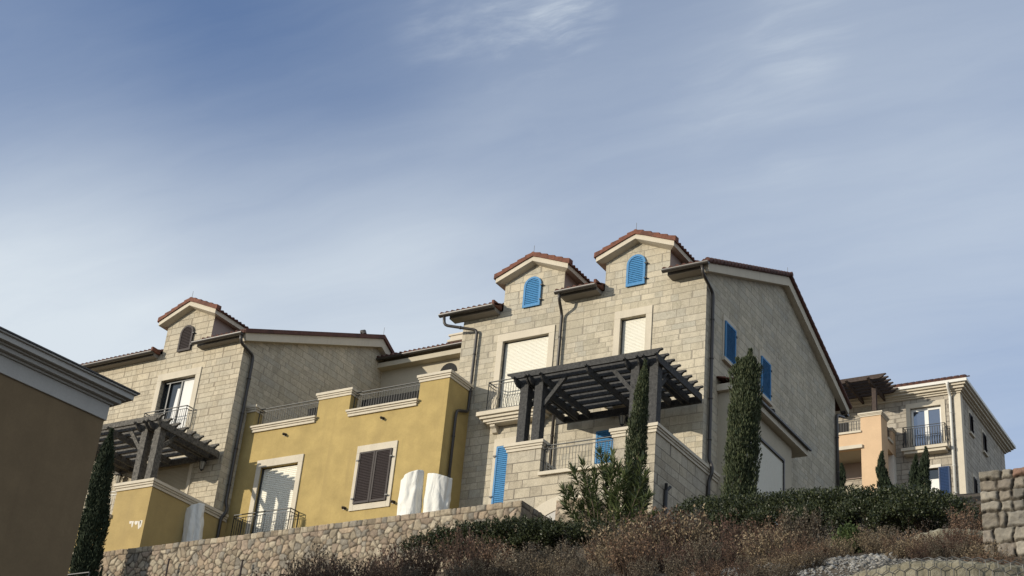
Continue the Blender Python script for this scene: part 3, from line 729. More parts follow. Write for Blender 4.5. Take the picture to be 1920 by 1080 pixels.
def dormer(parent, xc, hw, y, z_eave, z_apex, zbase, mw, tilem, back, shut_mat, shut, over=0.27, rod=True, trim='cream_stone', slopez=None):
    """gabled wall dormer, front flush with the facade plane y"""
    sl = (z_apex-z_eave)/hw
    w_ = MB(); w_.add([(xc-hw, y, zbase), (xc+hw, y, zbase), (xc+hw, y, z_eave), (xc, y, z_apex), (xc-hw, y, z_eave)], [(0, 1, 2, 3, 4)])
    d = w_.build('dormer', mw, parent)
    for sx in (-1, 1):
        x = xc+sx*hw; s_ = MB()
        s_.add([(x, y+0.001, zbase), (x, y+back, zbase), (x, y+back, z_eave+0.02), (x, y+0.001, z_eave+0.02)], [(0, 1, 2, 3) if sx > 0 else (3, 2, 1, 0)])
        s_.build('cheek', 'dark_plaster', d)
    ov = over; yo = y-0.30; dn = 0.19
    tb = MB()
    for sx in (-1, 1):
        e = xc+sx*(hw+ov); ze = z_eave-sl*ov; w0 = xc+sx*hw
        # front board, its lower edge, then the sloping lining back to the wall
        tb.add([(xc, yo, z_apex+0.10), (e, yo, ze+0.10), (e, yo, ze+0.10-dn), (xc, yo, z_apex+0.10-dn), (xc, y-0.002, z_apex+0.10), (e, y-0.002, ze+0.10), (w0, y-0.002, z_eave-dn+0.02), (xc, y-0.002, z_apex-dn+0.06)],
               [(0, 1, 2, 3), (3, 2, 6, 7), (0, 4, 5, 1)])
        # board and lining of the side eaves running back
        tb.add([(e, yo, ze+0.10), (e, y+back, ze+0.10), (e, y+back, ze-dn+0.10), (e, yo, ze-dn+0.10), (w0, y-0.002, z_eave-dn+0.02), (w0, y+back, z_eave-dn+0.02)],
               [(0, 1, 2, 3), (3, 2, 5, 4)])
    tb.build('rake_trim', trim, d)
    rf = MB()
    for sx in (-1, 1):
        e = xc+sx*(hw+ov+0.06); ze = z_eave-sl*(ov+0.06)+0.12
        S = math.hypot(hw+ov+0.06, sl*(hw+ov+0.06))
        tiles(rf, (e, yo+0.06, ze), (0, 1, 0), (-sx, 0, sl), back+0.25, S, 0.22, 0.30, 0.04, 0.02)
    ro = rf.build('roof', tilem, d)
    vt = MB(); nt_ = 5
    for sx in (-1, 1):
        for q in range(nt_):
            xa = xc+sx*(hw+ov+0.07)*(1-q/nt_); xb = xc+sx*(hw+ov+0.07)*(1-(q+1)/nt_)-sx*0.02
            za, zb = z_apex-sl*abs(xa-xc)+0.11, z_apex-sl*abs(xb-xc)+0.11; lift = 0.055
            vt.add([(xa, yo-0.05, za-0.01), (xb, yo-0.05, zb-0.01), (xb, yo-0.035, zb+0.15), (xa, yo-0.035, za+0.15+lift), (xa, yo+0.22, za-0.01), (xb, yo+0.22, zb-0.01), (xb, yo+0.22, zb+0.17), (xa, yo+0.22, za+0.17+lift)],
                   [(0, 1, 2, 3), (3, 2, 6, 7), (0, 3, 7, 4), (1, 5, 6, 2), (0, 4, 5, 1)])
    vt.build('verge_tiles', 'terracotta_cap', d)
    rd = MB(); ridge_mb((xc, yo+0.05, z_apex+0.17), (xc, y+back, z_apex+0.17), 0.10, 0.36, rd)
    rd.tube([(xc, yo-0.03, z_apex+0.20), (xc, yo+0.10, z_apex+0.19)], [0.085, 0.125], 10); rd.build('ridge_tiles', 'terracotta_cap', d)
    if rod:
        MB().tube([(xc, yo+0.05, z_apex+0.2), (xc, yo+0.05, z_apex+0.58)], 0.008, 5).build('lightning_rod', 'wire', d)
    x0, x1, z0, z1 = shut
    louvre_mb(x0, x1, z0, z1, y-0.035, arch=True, st=0.085, n=15).build('shutter', shut_mat, d)
    hg = MB()
    for z in (z0+0.22, z1-0.42): hg.box(x1-0.02, x1+0.07, y-0.11, y-0.078, z-0.02, z+0.02); hg.box(x1+0.045, x1+0.07, y-0.08, y-0.002, z-0.03, z+0.03)
    hg.build('hinge', 'iron', d)
    return d
dormer(H, -25.62, 1.27, YF, 25.80, 26.32, 24.50, 'ashlar', 'terracotta', 4.6, 'blue_paint', (-26.03, -25.29, 24.44, 25.68))
dormer(H, -21.38, 1.27, YF, 25.80, 26.32, 24.50, 'ashlar', 'terracotta', 4.6, 'blue_paint', (-21.78, -21.04, 24.46, 25.70))
# windows with roller shutters and balconies
for (a, b_, c, d_), bal in ((W1, (-27.22, -24.30)), (W2, (-22.55, -20.30))):
    wn_ = frame_mb(a, b_, c, d_, 0.24, YF, 0.04, top=0.30, inner=0.0).build('window', 'cream_stone', H, bevel=0.008)
    roller_mb(a+0.01, b_-0.01, c, d_-0.03, YF+0.15).build('roller_shutter', 'roller', wn_)
    MB().box(a+0.001, a+0.03, YF+0.09, YF+0.15, c, d_-0.002).build('guide_rail', 'dark_frame', wn_); MB().box(b_-0.03, b_-0.001, YF+0.09, YF+0.15, c, d_-0.002).build('guide_rail', 'dark_frame', wn_)
    bx0, bx1 = bal
    sb = MB()
    sb.box(bx0, bx1, 39.42, 39.997, 20.10, 20.26); sb.box(bx0+0.10, bx1-0.10, 39.50, 39.997, 20.00, 20.10); sb.box(bx0+0.22, bx1-0.22, 39.58, 39.997, 19.90, 20.00); sb.box(bx0+0.34, bx1-0.34, 39.64, 39.997, 19.84, 19.90)
    bo = sb.build('balcony', 'cream_stone', H, bevel=0.01)
    railing_mb([(bx0+0.36, 39.985), (bx0+0.36, 39.52), (bx1-0.36, 39.52), (bx1-0.36, 39.985)], 20.26, 21.40, 0.105, belly=0.10).build('railing', 'iron', bo)
    for xb in (bx0+0.55, bx1-0.55):
        kb = MB(); kb.poly([(39.70, 19.84), (39.70, 19.76), (39.80, 19.70), (39.88, 19.58), (39.997, 19.55), (39.997, 19.84)], 0, xb-0.10, xb+0.10); kb.build('bracket', 'cream_stone', bo, bevel=0.006)
# blue shutters of the doors on the ground floor and terrace
dw = frame_mb(D1[0], D1[1], D1[2], D1[3], 0.13, YF, 0.03, top=0.28, inner=0.0).build('door', 'cream_stone', H)
s1 = MB(); s1 = louvre_mb(-26.56, -25.99, 15.05, 19.06, YF-0.01, n=52); s1.build('shutter', 'blue_paint', dw)
louvre_mb(-25.97, -25.40, 15.05, 19.06, YF-0.01, n=52).build('shutter', 'blue_paint', dw)
hg = MB()
for z in (15.6, 17.2, 18.7): hg.box(-26.66, -26.54, YF-0.09, YF-0.056, z-0.025, z+0.025)
hg.build('hinge', 'iron', dw)
dw2 = frame_mb(D2[0], D2[1], D2[2], D2[3], 0.13, YF, 0.03, top=0.16, inner=0.0).build('door', 'cream_stone', H)
louvre_mb(-22.60, -21.96, 16.25, 19.08, YF-0.02, n=38).build('shutter', 'blue_paint', dw2)
louvre_mb(-21.94, -21.30, 16.25, 19.08, YF-0.02, n=38).build('shutter', 'blue_paint', dw2)
# gable side: two blue shutters standing open from narrow windows
def side_window(par, x, y0, y1, z0, z1, shut_mat, trimmat, open_=0.0):
    fm = MB(); w_ = 0.09
    fm.box(x+0.002, x+0.035, y0-w_, y0, z0, z1); fm.box(x+0.002, x+0.035, y1, y1+w_, z0, z1); fm.box(x+0.002, x+0.035, y0-w_, y1+w_, z1, z1+0.22)
    fm.box(x+0.002, x+0.12, y0-w_-0.03, y1+w_+0.03, z0-0.12, z0)
    f = fm.build('window', trimmat, par)
    lv = louvre_mb(0, y1-y0, z0+0.01, z1-0.01, 0.0, n=26)
    lv.v = [(x+0.045-v[1], y0+v[0], v[2]) for v in lv.v]
    lv.build('shutter', shut_mat, f)
    h_ = MB()
    for z in (z0+0.25, z1-0.25): h_.box(x+0.05, x+0.11, y1-0.03, y1+0.06, z-0.025, z+0.025)
    h_.build('hinge', 'iron', f)
side_window(H, X1, 41.47, 42.36, 21.86, 23.30, 'blue_paint', 'cream_stone')
side_window(H, X1, 44.67, 45.53, 21.90, 23.40, 'blue_paint', 'cream_stone')
MB().tube([(X1, 45.75, 21.72), (X1+0.10, 45.75, 21.70), (X1+0.13, 45.75, 21.60)], 0.035, 8).build('spout', 'iron', H)
# single storey bay on the gable side
bx = X1+0.50
by = MB(); by.add([(X1, 41.15, 13), (bx, 41.15, 13), (bx, 46.45, 13), (X1, 46.45, 13), (X1, 41.15, 20.55), (bx, 41.15, 20.40), (bx, 46.45, 20.40), (X1, 46.45, 20.55)],
    [(0, 1, 5, 4), (1, 2, 6, 5), (2, 3, 7, 6), (4, 5, 6, 7)])
bay = by.build('side_bay', 'cream_plaster', H)
fs_ = MB(); fs_.box(X1+0.004, bx+0.28, 40.98, 47.35, 20.42, 20.66); fs_.build('cornice', 'cream_stone', bay)
rf = MB(); tiles(rf, (bx+0.36, 40.93, 20.665), (0, 1, 0), (-1, 0, 0.30), 6.5, 0.9, 0.22, 0.30, 0.03, 0.02); rf.build('roof', 'terracotta', bay)
gt = MB(); gt.bar((bx+0.36, 40.95, 20.66), (bx+0.36, 47.42, 20.66), 0.09, 0.07); gt.build('gutter', 'gutter_metal', bay)
rs = roller_mb(0, 3.35, 15.2, 19.50, 0.0, 0.05); rs.v = [(bx+0.015-v[1], 42.2+v[0], v[2]) for v in rs.v]; rs.build('roller_shutter', 'roller', bay)
sf = MB(); sf.box(bx+0.001, bx+0.07, 45.56, 45.64, 15.2, 19.58); sf.box(bx+0.001, bx+0.07, 42.15, 45.64, 19.58, 19.66); sf.box(bx+0.001, bx+0.07, 42.12, 42.19, 15.2, 19.58); sf.build('shutter_frame', 'gutter_metal', bay)
# terrace block in front
TY = 36.62; TX = -18.66
T = MB(); panel(T, -23.90, TX, 12.4, 16.25, TY, [], 0.2)
for a, b_ in ((-23.90, -22.66), (-20.10, TX)):   # full-height corner piers
    T.add([(a, TY, 16.25), (b_, TY, 16.25), (b_, TY, 17.20), (a, TY, 17.20)], [(0, 1, 2, 3)])
    for x in (a, b_):
        if x != TX and x != -23.90: T.add([(x, TY, 16.25), (x, TY+0.36, 16.25), (x, TY+0.36, 17.2), (x, TY, 17.2)], [(0, 1, 2, 3)])
    T.add([(a, TY+0.36, 16.25), (b_, TY+0.36, 16.25), (b_, TY+0.36, 17.20), (a, TY+0.36, 17.20)], [(0, 1, 2, 3)])
for x in (-23.90, TX): T.add([(x, TY, 12.4), (x, YF-0.003 if x < -20 else 41.14, 12.4), (x, YF-0.003 if x < -20 else 41.14, 17.2), (x, TY, 17.2)], [(0, 1, 2, 3)])
T.box(-23.56, -23.55, TY+0.36, YF-0.003, 16.2, 17.2); T.box(TX-0.36, TX-0.35, TY+0.36, YF-0.003, 16.2, 17.2)
T.add([(-23.89, TY+0.01, 16.2), (TX-0.01, TY+0.01, 16.2), (TX-0.01, YF-0.003, 16.2), (-23.89, YF-0.003, 16.2)], [(0, 1, 2, 3)])
ter = T.build('terrace', 'ashlar_large', H)
cp_ = MB(); cap_mb(-23.90, -22.66, TY, TY+0.36, 17.20, 17.47, 0.11, cp_); cp2_ = MB(); cap_mb(-20.10, TX, TY, TY+0.36, 17.20, 17.47, 0.11, cp2_)
for k, (a, b_, o) in enumerate([(0, 0.36, 0.35), (0.36, 0.62, 0.66), (0.62, 1.0, 1.0)]):
    cp2_.box(TX-0.36-0.11*o, TX+0.11*o, TY+0.36+0.11*o, 41.6, 17.2+0.27*a, 17.2+0.27*b_)
    cp_.box(-23.90-0.11*o, -23.55+0.11*o, TY+0.36+0.11*o, YF-0.004, 17.2+0.27*a, 17.2+0.27*b_)
cp_.build('coping', 'cream_stone', ter); cp2_.build('coping', 'cream_stone', ter)
MB().box(-22.66, -20.10, TY-0.10, TY+0.30, 16.25, 16.37).build('sill', 'cream_stone', ter, bevel=0.008)
railing_mb([(-22.62, TY+0.15), (-20.12, TY+0.15)], 16.37, 17.32, 0.115).build('railing', 'iron', ter)
# arched doorway at the foot of the terrace wall
xc_, zc_, r1, r2 = -21.55, 13.55, 1.98, 1.55
ar = MB(); k = 20
for i in range(k):
    a, b_ = math.pi*i/k, math.pi*(i+1)/k
    ar.poly([(xc_+r1*math.cos(a), zc_+r1*math.sin(a)), (xc_+r1*math.cos(b_), zc_+r1*math.sin(b_)), (xc_+r2*math.cos(b_), zc_+r2*math.sin(b_)), (xc_+r2*math.cos(a), zc_+r2*math.sin(a))], 1, TY-0.05, TY-0.002)
av = ar.build('arch_surround', 'cream_stone', ter)
ad = MB(); ad.poly([(xc_+r2*math.cos(math.pi*i/k), zc_+r2*math.sin(math.pi*i/k)) for i in range(k+1)], 1, TY-0.02, TY-0.002); ad.build('door', 'grey_trim', av)
wp = MB(); wp.tube([(TX+0.07, 37.32, 13.5), (TX+0.07, 37.32, 15.60)], 0.06, 10); wp.tube([(TX+0.07, 37.32, 15.55), (TX+0.12, 37.22, 15.76)], 0.05, 8); wp.tube([(TX+0.07, 37.32, 15.55), (TX+0.12, 37.50, 15.74)], 0.05, 8); wp.build('drainpipe', 'iron', ter)
pergola('pergola', 'black timber pergola with paired posts on the stone house terrace', 'wood_black', (0, 0, 0), (-21.3, 38, 17.47))
# rubble pier at the terrace foot
sp_ = thing('stone_pier', 'short rubble stone pier beside the arched doorway behind the leafy oleander', 'stone pier', (-21.4, 36, 12))
rubble('pier_face', sp_, (-21.42, 35.75, 12.0), (1, 0, 0), (0, -1, 0), 1.3, 3.0, 0.04, 0.27, 21, 0.04, gapw=0.04, thick=0.8)

# ------------------------------------------------------------------ lanterns
def lantern(loc, label):
    x, y, z = loc; t_ = thing('wall_lantern', label, 'lantern', loc, 'lanterns under the pergolas')
    a = MB(); a.tube([(x, y+0.34, z+0.1), (x, y+0.2, z+0.34), (x, y+0.03, z+0.36), (x, y, z+0.24)], 0.014, 6); a.box(x-0.05, x+0.05, y+0.33, y+0.345, z-0.05, z+0.2); a.build('arm', 'iron', t_)
    c = MB(); c.tube([(x, y, z+0.24), (x, y, z+0.12), (x, y, z+0.10)], [0.02, 0.13, 0.15], 6); c.tube([(x, y, z-0.26), (x, y, z-0.2)], [0.03, 0.07], 6)
    for i in range(6):
        an = math.pi/3*i; c.tube([(x+0.135*math.cos(an), y+0.135*math.sin(an), z+0.1), (x+0.07*math.cos(an), y+0.07*math.sin(an), z-0.2)], 0.012, 4)
    c.build('cage', 'iron', t_)
    MB().tube([(x, y, z-0.19), (x, y, z+0.09)], [0.055, 0.12], 6).build('lamp_glass', 'bulb_glass', t_)
lantern((-38.15, 37.55, 18.95), 'black wall lantern below the worn pergola near the house corner')
lantern((-42.5, 37.55, 18.9), 'black wall lantern just behind the dark slim cypress by the brown building')
lantern((-21.45, 39.62, 19.25), 'black wall lantern behind the black pergola post')

# ------------------------------------------------------------------ left stone house
LX, LY, LB = -37.37, 37.75, 52.0
LE = 24.26; LRY, LRZ = 45.9, 27.95; LSL = (LRZ-LE)/(LRY-37.36)
def lz(y): return LE+LSL*(y-37.36) if y <= LRY else LRZ-LSL*1.28*(y-LRY)
G = thing('stone_house', 'warm beige ashlar house with brown arched dormer shutter beside yellow house', 'house', (-43, 44, 14))
LX0 = -51.0
LW = (-41.50, -39.66, 20.72, 23.02); LD = (-40.95, -38.98, 16.0, 19.25)
mb = MB(); panel(mb, LX0, LX, 12.8, 24.28, LY, [LW, LD], 0.25); mb.build('front_wall', 'ashlar_warm', G)
lp = [(LY, 12.8), (LB, 12.8), (LB, lz(LB)-0.06), (LRY, LRZ-0.06), (LY, lz(LY)-0.06)]
gw = MB(); gw.add([(LX, y, z) for y, z in lp], [tuple(range(5))]); gw.build('gable_wall', 'ashlar', G)
bw = MB(); bw.add([(LX0, y, z) for y, z in lp], [tuple(range(5))[::-1]]); bw.add([(LX0, LB, 13), (LX, LB, 13), (LX, LB, lz(LB)-.06), (LX0, LB, lz(LB)-.06)], [(0, 1, 2, 3)]); bw.build('rear_wall', 'ashlar', G)
r = MB(); upl = (0, 1, LSL)
tiles(r, (LX0-0.3, LY+0.16, lz(LY+0.16)), (1, 0, 0), upl, LX+0.30-(LX0-0.3), math.hypot(LRY-LY-0.16, LRZ-lz(LY+0.16)), 0.24, 0.34)
for a, b_ in ((LX0-0.3, -41.98), (-39.30, LX+0.30)): tiles(r, (a, 37.32, lz(37.32)), (1, 0, 0), upl, b_-a, math.hypot(0.76, 0.76*LSL), 0.24, 0.34, 0.055)
tiles(r, (LX+0.30, LB+0.4, lz(LB+0.4)), (-1, 0, 0), (0, -1, LSL*1.28), LX+0.30-(LX0-0.3), math.hypot(LB+0.4-LRY, LRZ-lz(LB+0.4)), 0.24, 0.34)
lroof = r.build('roof', 'old_tile', G)
vg = MB(); vx = LX+0.25
vg.poly([(37.34, lz(37.34)-0.02), (LRY, LRZ-0.02), (LRY, LRZ+0.17), (37.34, lz(37.34)+0.15)], 0, LX+0.12, LX+0.34)
vg.poly([(LRY, LRZ-0.02), (LB+0.4, lz(LB+0.4)-0.02), (LB+0.4, lz(LB+0.4)+0.13), (LRY, LRZ+0.17)], 0, LX+0.12, LX+0.34)
vg.build('verge', 'old_tile', lroof)
MB().tube([(vx, 44.6, lz(44.6)+0.16), (vx-0.05, 44.6, lz(44.6)+0.30), (vx-0.2, 44.6, lz(44.6)+0.30)], 0.10, 10).build('vent', 'gutter_metal', lroof)
MB().tube([(vx, LRY, LRZ), (vx, LRY, LRZ+0.55)], 0.008, 5).build('lightning_rod', 'wire', G)
bb = MB()
bb.poly([(37.55, lz(37.55)-0.36), (LRY, LRZ-0.42), (LRY, LRZ-0.025), (37.42, lz(37.42)-0.025)], 0, LX+0.004, LX+0.26)
bb.poly([(LRY, LRZ-0.42), (LB+0.25, lz(LB+0.25)-0.36), (LB+0.36, lz(LB+0.36)-0.025), (LRY, LRZ-0.025)], 0, LX+0.004, LX+0.26)
bb.build('barge_board', 'cream_stone', G)
for a, b_ in ((LX0-0.2, -41.95), (-39.75, LX+0.20)):
    gutter_mb(a, b_, 37.31, lz(37.32), 0.10).build('gutter', 'gutter_metal', G)
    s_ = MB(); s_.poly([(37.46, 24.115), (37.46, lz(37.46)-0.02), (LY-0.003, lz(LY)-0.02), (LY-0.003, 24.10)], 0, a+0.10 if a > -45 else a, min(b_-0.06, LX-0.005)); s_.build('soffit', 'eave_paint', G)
    if b_ < -40: MB().box(b_-0.10, b_+0.02, 37.28, LY-0.003, lz(37.3)+0.02, lz(37.3)+0.22).build('verge_tile', 'terracotta', lroof, bevel=0.03)
dormer(G, -40.55, 1.27, LY, 25.70, 26.24, 24.28, 'ashlar_warm', 'old_tile', 5.2, 'brown_paint', (-40.96, -40.25, 24.20, 25.36), over=0.27)
pipe_mb([(LX+0.12, 37.34, 24.16), (LX+0.12, 37.42, 23.86), (LX+0.10, 38.22, 23.66), (LX+0.10, 38.25, 23.4), (LX+0.10, 38.25, 17.55), (LX+0.22, 38.25, 17.35), (LX+0.22, 38.2, 17.1), (LX+0.12, 38.13, 16.95), (LX+0.12, 38.13, 13.5)], 0.065).build('downpipe', 'gutter_metal', G, True)
wn_ = frame_mb(*LW, 0.25, LY, 0.04, top=0.30, inner=0.0).build('window', 'cream_stone', G, bevel=0.008)
x0, x1, z0, z1 = LW
fr = MB(); yf = LY+0.16
fr.box(x0+0.002, x0+0.06, yf, yf+0.06, z0, z1-0.002); fr.box(x1-0.06, x1-0.002, yf, yf+0.06, z0, z1-0.002); fr.box(x0+0.06, x1-0.06, yf, yf+0.06, z1-0.09, z1-0.002); xm = x0+0.55*(x1-x0); fr.box(xm-0.04, xm+0.04, yf-0.02, yf+0.06, z0, z1-0.09)
fr.box(x0+0.30, x0+0.36, yf, yf+0.06, z0, z1-0.09)
fr.build('frame', 'dark_frame', wn_)
MB().box(xm+0.04, x1-0.06, yf+0.028, yf+0.032, z0, z1-0.09).build('curtain', 'curtain', wn_)
cm = MB(); cm.add([(x0+0.62, yf+0.07, z0), (xm-0.04, yf+0.07, z0), (xm-0.04, yf+0.07, z1-0.35), (x0+0.74, yf+0.07, z1-0.35)], [(0, 1, 2, 3)]); cm.build('curtain', 'curtain', wn_)
MB().box(x0+0.06, xm-0.04, yf+0.080, yf+0.084, z0, z1-0.09).build('pane', 'window_glass', wn_)
sb = MB(); sb.box(-42.1, -39.10, 37.32, LY-0.003, 20.30, 20.46); sb.box(-42.0, -39.2, 37.40, LY-0.003, 20.20, 20.30)
bo = sb.build('balcony', 'cream_stone', G)
railing_mb([(-41.72, LY-0.02), (-41.72, 37.42), (-39.46, 37.42), (-39.46, LY-0.02)], 20.46, 21.52, 0.105, belly=0.09).build('railing', 'iron', bo)
dd = frame_mb(*LD, 0.16, LY, 0.03, top=0.26, inner=0.0).build('door', 'cream_stone', G)
roller_mb(LD[0]+0.01, LD[1]-0.01, LD[2], LD[3]-0.02, LY+0.1).build('roller_shutter', 'cream_plaster', dd)
# its yellow terrace block
TY2 = 34.55; TX2 = -37.32; P0 = -39.05; zc2 = 16.88
T = MB(); panel(T, -43.6, TX2, 12.6, 15.88, TY2, [])
for a, b_ in ((P0, TX2), (-43.6, -41.9)):
    T.add([(a, TY2, 15.88), (b_, TY2, 15.88), (b_, TY2, zc2), (a, TY2, zc2)], [(0, 1, 2, 3)]); T.add([(a, TY2+0.36, 15.88), (b_, TY2+0.36, 15.88), (b_, TY2+0.36, zc2), (a, TY2+0.36, zc2)], [(0, 1, 2, 3)])
T.add([(P0, TY2, 15.88), (P0, TY2+0.36, 15.88), (P0, TY2+0.36, zc2), (P0, TY2, zc2)], [(0, 1, 2, 3)])
T.add([(TX2, TY2, 12.6), (TX2, 38.57, 12.6), (TX2, 38.57, zc2), (TX2, TY2, zc2)], [(0, 1, 2, 3)])
T.box(TX2-0.36, TX2-0.35, TY2+0.36, LY-0.003, 15.8, zc2); T.add([(-43.6, TY2+0.01, 15.8), (TX2-0.01, TY2+0.01, 15.8), (TX2-0.01, LY-0.003, 15.8), (-43.6, LY-0.003, 15.8)], [(0, 1, 2, 3)])
ter2 = T.build('terrace', 'yellow_stucco_dull', G)
cp_ = MB(); cap_mb(P0, TX2, TY2, TY2+0.36, zc2, zc2+0.28, 0.12, cp_)
for k, (a, b_, o) in enumerate([(0, 0.36, 0.35), (0.36, 0.62, 0.66), (0.62, 1.0, 1.0)]): cp_.box(TX2-0.36-0.12*o, TX2+0.12*o, TY2+0.36+0.12*o, 38.45, zc2+0.28*a, zc2+0.28*b_)
cp_.build('coping', 'cream_stone', ter2)
MB().box(-41.9, P0+0.0, TY2-0.12, TY2+0.28, 15.88, 16.02).build('sill', 'cream_stone', ter2)
railing_mb([(-41.85, TY2+0.15), (P0-0.02, TY2+0.15)], 16.02, 16.98, 0.115).build('railing', 'white_metal', ter2)
ar = MB(); xc_, zc_, r1, r2 = -41.0, 12.9, 1.95, 1.65; k = 20
for i in range(k):
    a, b_ = math.pi*i/k, math.pi*(i+1)/k
    ar.poly([(xc_+r1*math.cos(a), zc_+r1*math.sin(a)), (xc_+r1*math.cos(b_), zc_+r1*math.sin(b_)), (xc_+r2*math.cos(b_), zc_+r2*math.sin(b_)), (xc_+r2*math.cos(a), zc_+r2*math.sin(a))], 1, TY2-0.05, TY2-0.002)
ar.build('arch_surround', 'cream_stone', ter2)
# chipped paint on the pier
ck = MB()
for p in [(280, 800, 12, 12), (294, 800, 6, 34), (313, 800, 16, 18), (335, 800, 8, 45), (346, 795, 8, 40)]:
    a = at((160+p[0]/3.373, 740+p[1]/3.373), 1, TY2); b_ = at((160+(p[0]+p[2])/3.373, 740+(p[1]+p[3])/3.373), 1, TY2)
    ck.poly([(a[0], a[2]), (b_[0], a[2]-0.01), (b_[0]-0.01, b_[2]), ((a[0]+b_[0])/2, b_[2]-0.03), (a[0]+0.01, a[2]-0.08)], 1, TY2-0.003, TY2-0.001)
ck.build('paint_chip', 'white_frame', ter2)
pergola('pergola', 'weathered grey brown timber pergola on the yellow terrace block', 'wood_worn', (-18.85, -2.07, -0.31), (-40.2, 36, 17.16))

# ------------------------------------------------------------------ yellow house
YY, YX0, YX1 = 38.58, -37.365, -27.93
Yh = thing('yellow_house', 'yellow stucco building with roof terrace between the two stone houses', 'house', (-32.6, 40, 14))
YW1 = (-36.12, -34.32, 15.30, 18.94); YW2 = (-31.45, -30.02, 16.95, 18.92)
mb = MB(); panel(mb, YX0, YX1, 12.8, 20.55, YY, [YW1, YW2], 0.2)
O1, O2 = (-36.92, -33.82), (-32.32, -29.20); yd = 0.42
for a, b_ in ((YX0, O1[0]), (O1[1], O2[0]), (O2[1], YX1)):
    mb.add([(a, YY, 20.55), (b_, YY, 20.55), (b_, YY, 21.36), (a, YY, 21.36)], [(0, 1, 2, 3)])
    if b_ < YX1:
        mb.add([(a, YY+yd, 20.55), (b_, YY+yd, 20.55), (b_, YY+yd, 21.36), (a, YY+yd, 21.36)], [(0, 1, 2, 3)])
    for x in (a, b_):
        if x not in (YX0, YX1): mb.add([(x, YY, 20.55), (x, YY+yd, 20.55), (x, YY+yd, 21.36), (x, YY, 21.36)], [(0, 1, 2, 3)])
mb.add([(YX1, YY, 12.8), (YX1, YF-0.003, 12.8), (YX1, YF-0.003, 21.36), (YX1, YY, 21.36)], [(0, 1, 2, 3)])
mb.add([(YX1-0.42, YY+yd, 20.55), (YX1-0.42, YF-0.003, 20.55), (YX1-0.42, YF-0.003, 21.36), (YX1-0.42, YY+yd, 21.36)], [(0, 1, 2, 3)])
mb.add([(YX0, YY+0.01, 20.5), (YX1-0.01, YY+0.01, 20.5), (YX1-0.01, 47, 20.5), (YX0, 47, 20.5)], [(0, 1, 2, 3)])
mb.build('wall', 'yellow_stucco', Yh)
for a, b_ in ((YX0-0.1, O1[0]-0.02), (O1[1], O2[0])): cap_mb(a, b_, YY, YY+yd, 21.36, 21.62, 0.11).build('coping', 'cream_stone', Yh)
cc_ = cap_mb(O2[1], YX1, YY, YY+yd, 21.36, 21.62, 0.11)
for a, b_, o in [(0, 0.36, 0.35), (0.36, 0.62, 0.66), (0.62, 1.0, 1.0)]: cc_.box(YX1-yd-0.11*o, YX1+0.11*o, YY+yd+0.11*o, YF-0.004, 21.36+0.26*a, 21.36+0.26*b_)
cc_.build('coping', 'cream_stone', Yh)
for a, b_ in (O1, O2):
    cl_ = MB(); cl_.box(a-0.02, b_+0.04, YY-0.16, YY+0.20, 20.62, 20.69); cl_.box(a+0.01, b_+0.01, YY-0.11, YY+0.20, 20.55, 20.62); cl_.box(a+0.04, b_-0.02, YY-0.06, YY+0.20, 20.47, 20.55) if False else None
    cl_.box(a+0.04, b_-0.02, YY-0.07, YY-0.002, 20.45, 20.55)
    cl_.build('sill', 'cream_stone', Yh)
    railing_mb([(a+0.02, YY+0.22), (b_-0.02, YY+0.22)], 20.66, 21.52, 0.115).build('railing', 'iron', Yh)
# casement with brown shutters
wn_ = frame_mb(*YW2, 0.17, YY, 0.045, top=0.28, sill=0.22, inner=0.0).build('window', 'cream_stone', Yh, bevel=0.008)
xm = (YW2[0]+YW2[1])/2
louvre_mb(YW2[0]+0.0, xm-0.01, YW2[2]+0.02, YW2[3]-0.0, YY-0.045, n=30).build('shutter', 'brown_paint', wn_)
louvre_mb(xm+0.01, YW2[1]-0.0, YW2[2]+0.02, YW2[3]-0.0, YY-0.045, n=30).build('shutter', 'brown_paint', wn_)
hg = MB()
for x in (YW2[0]-0.05, YW2[1]+0.0):
    for z in (17.15, 18.6): hg.box(x-0.03, x+0.08, YY-0.13, YY-0.091, z-0.025, z+0.025)
hg.build('hinge', 'iron', wn_)
# french window with roller shutter and iron balcony
wn_ = frame_mb(*YW1, 0.21, YY, 0.05, top=0.30, inner=0.0).build('window', 'cream_stone', Yh, bevel=0.008)
roller_mb(YW1[0]+0.01, YW1[1]-0.01, YW1[2], YW1[3]-0.02, YY+0.14, 0.075).build('roller_shutter', 'roller', wn_)
jb = MB(); jb.box(YW1[0]+0.001, YW1[0]+0.05, YY+0.07, YY+0.13, YW1[2], YW1[3]-0.004); jb.build('guide_rail', 'dark_frame', wn_)
bo = MB().box(-36.75, -33.75, 37.98, YY-0.003, 15.1, 15.28).build('balcony', 'cream_stone', Yh)
railing_mb([(-36.58, YY-0.02), (-36.58, 38.10), (-33.92, 38.10), (-33.92, YY-0.02)], 15.28, 16.95, 0.115, belly=0.12).build('railing', 'iron', bo)
for q in [(535, 815.5), (718, 785), (646, 953.5), (738, 942)]:
    p = at(q, 1, YY); w_ = MB(); w_.tube([(p[0], YY, p[2]+0.02), (p[0], YY-0.12, p[2]), (p[0]+0.05, YY-0.17, p[2]-0.05)], [0.055, 0.05, 0.04], 8); w_.box(p[0]-0.06, p[0]+0.06, YY-0.012, YY-0.001, p[2]-0.05, p[2]+0.06); w_.build('spout', 'gutter_metal', Yh)
sf = MB(); sf.box(-32.15, -29.35, 39.06, 39.26, 20.52, 21.32); sf.box(-32.15, -29.35, 39.26, 39.9, 20.52, 20.92); sf.box(-32.15, -31.95, 39.26, 39.9, 20.92, 21.1); sf.box(-29.55, -29.35, 39.26, 39.9, 20.92, 21.1)
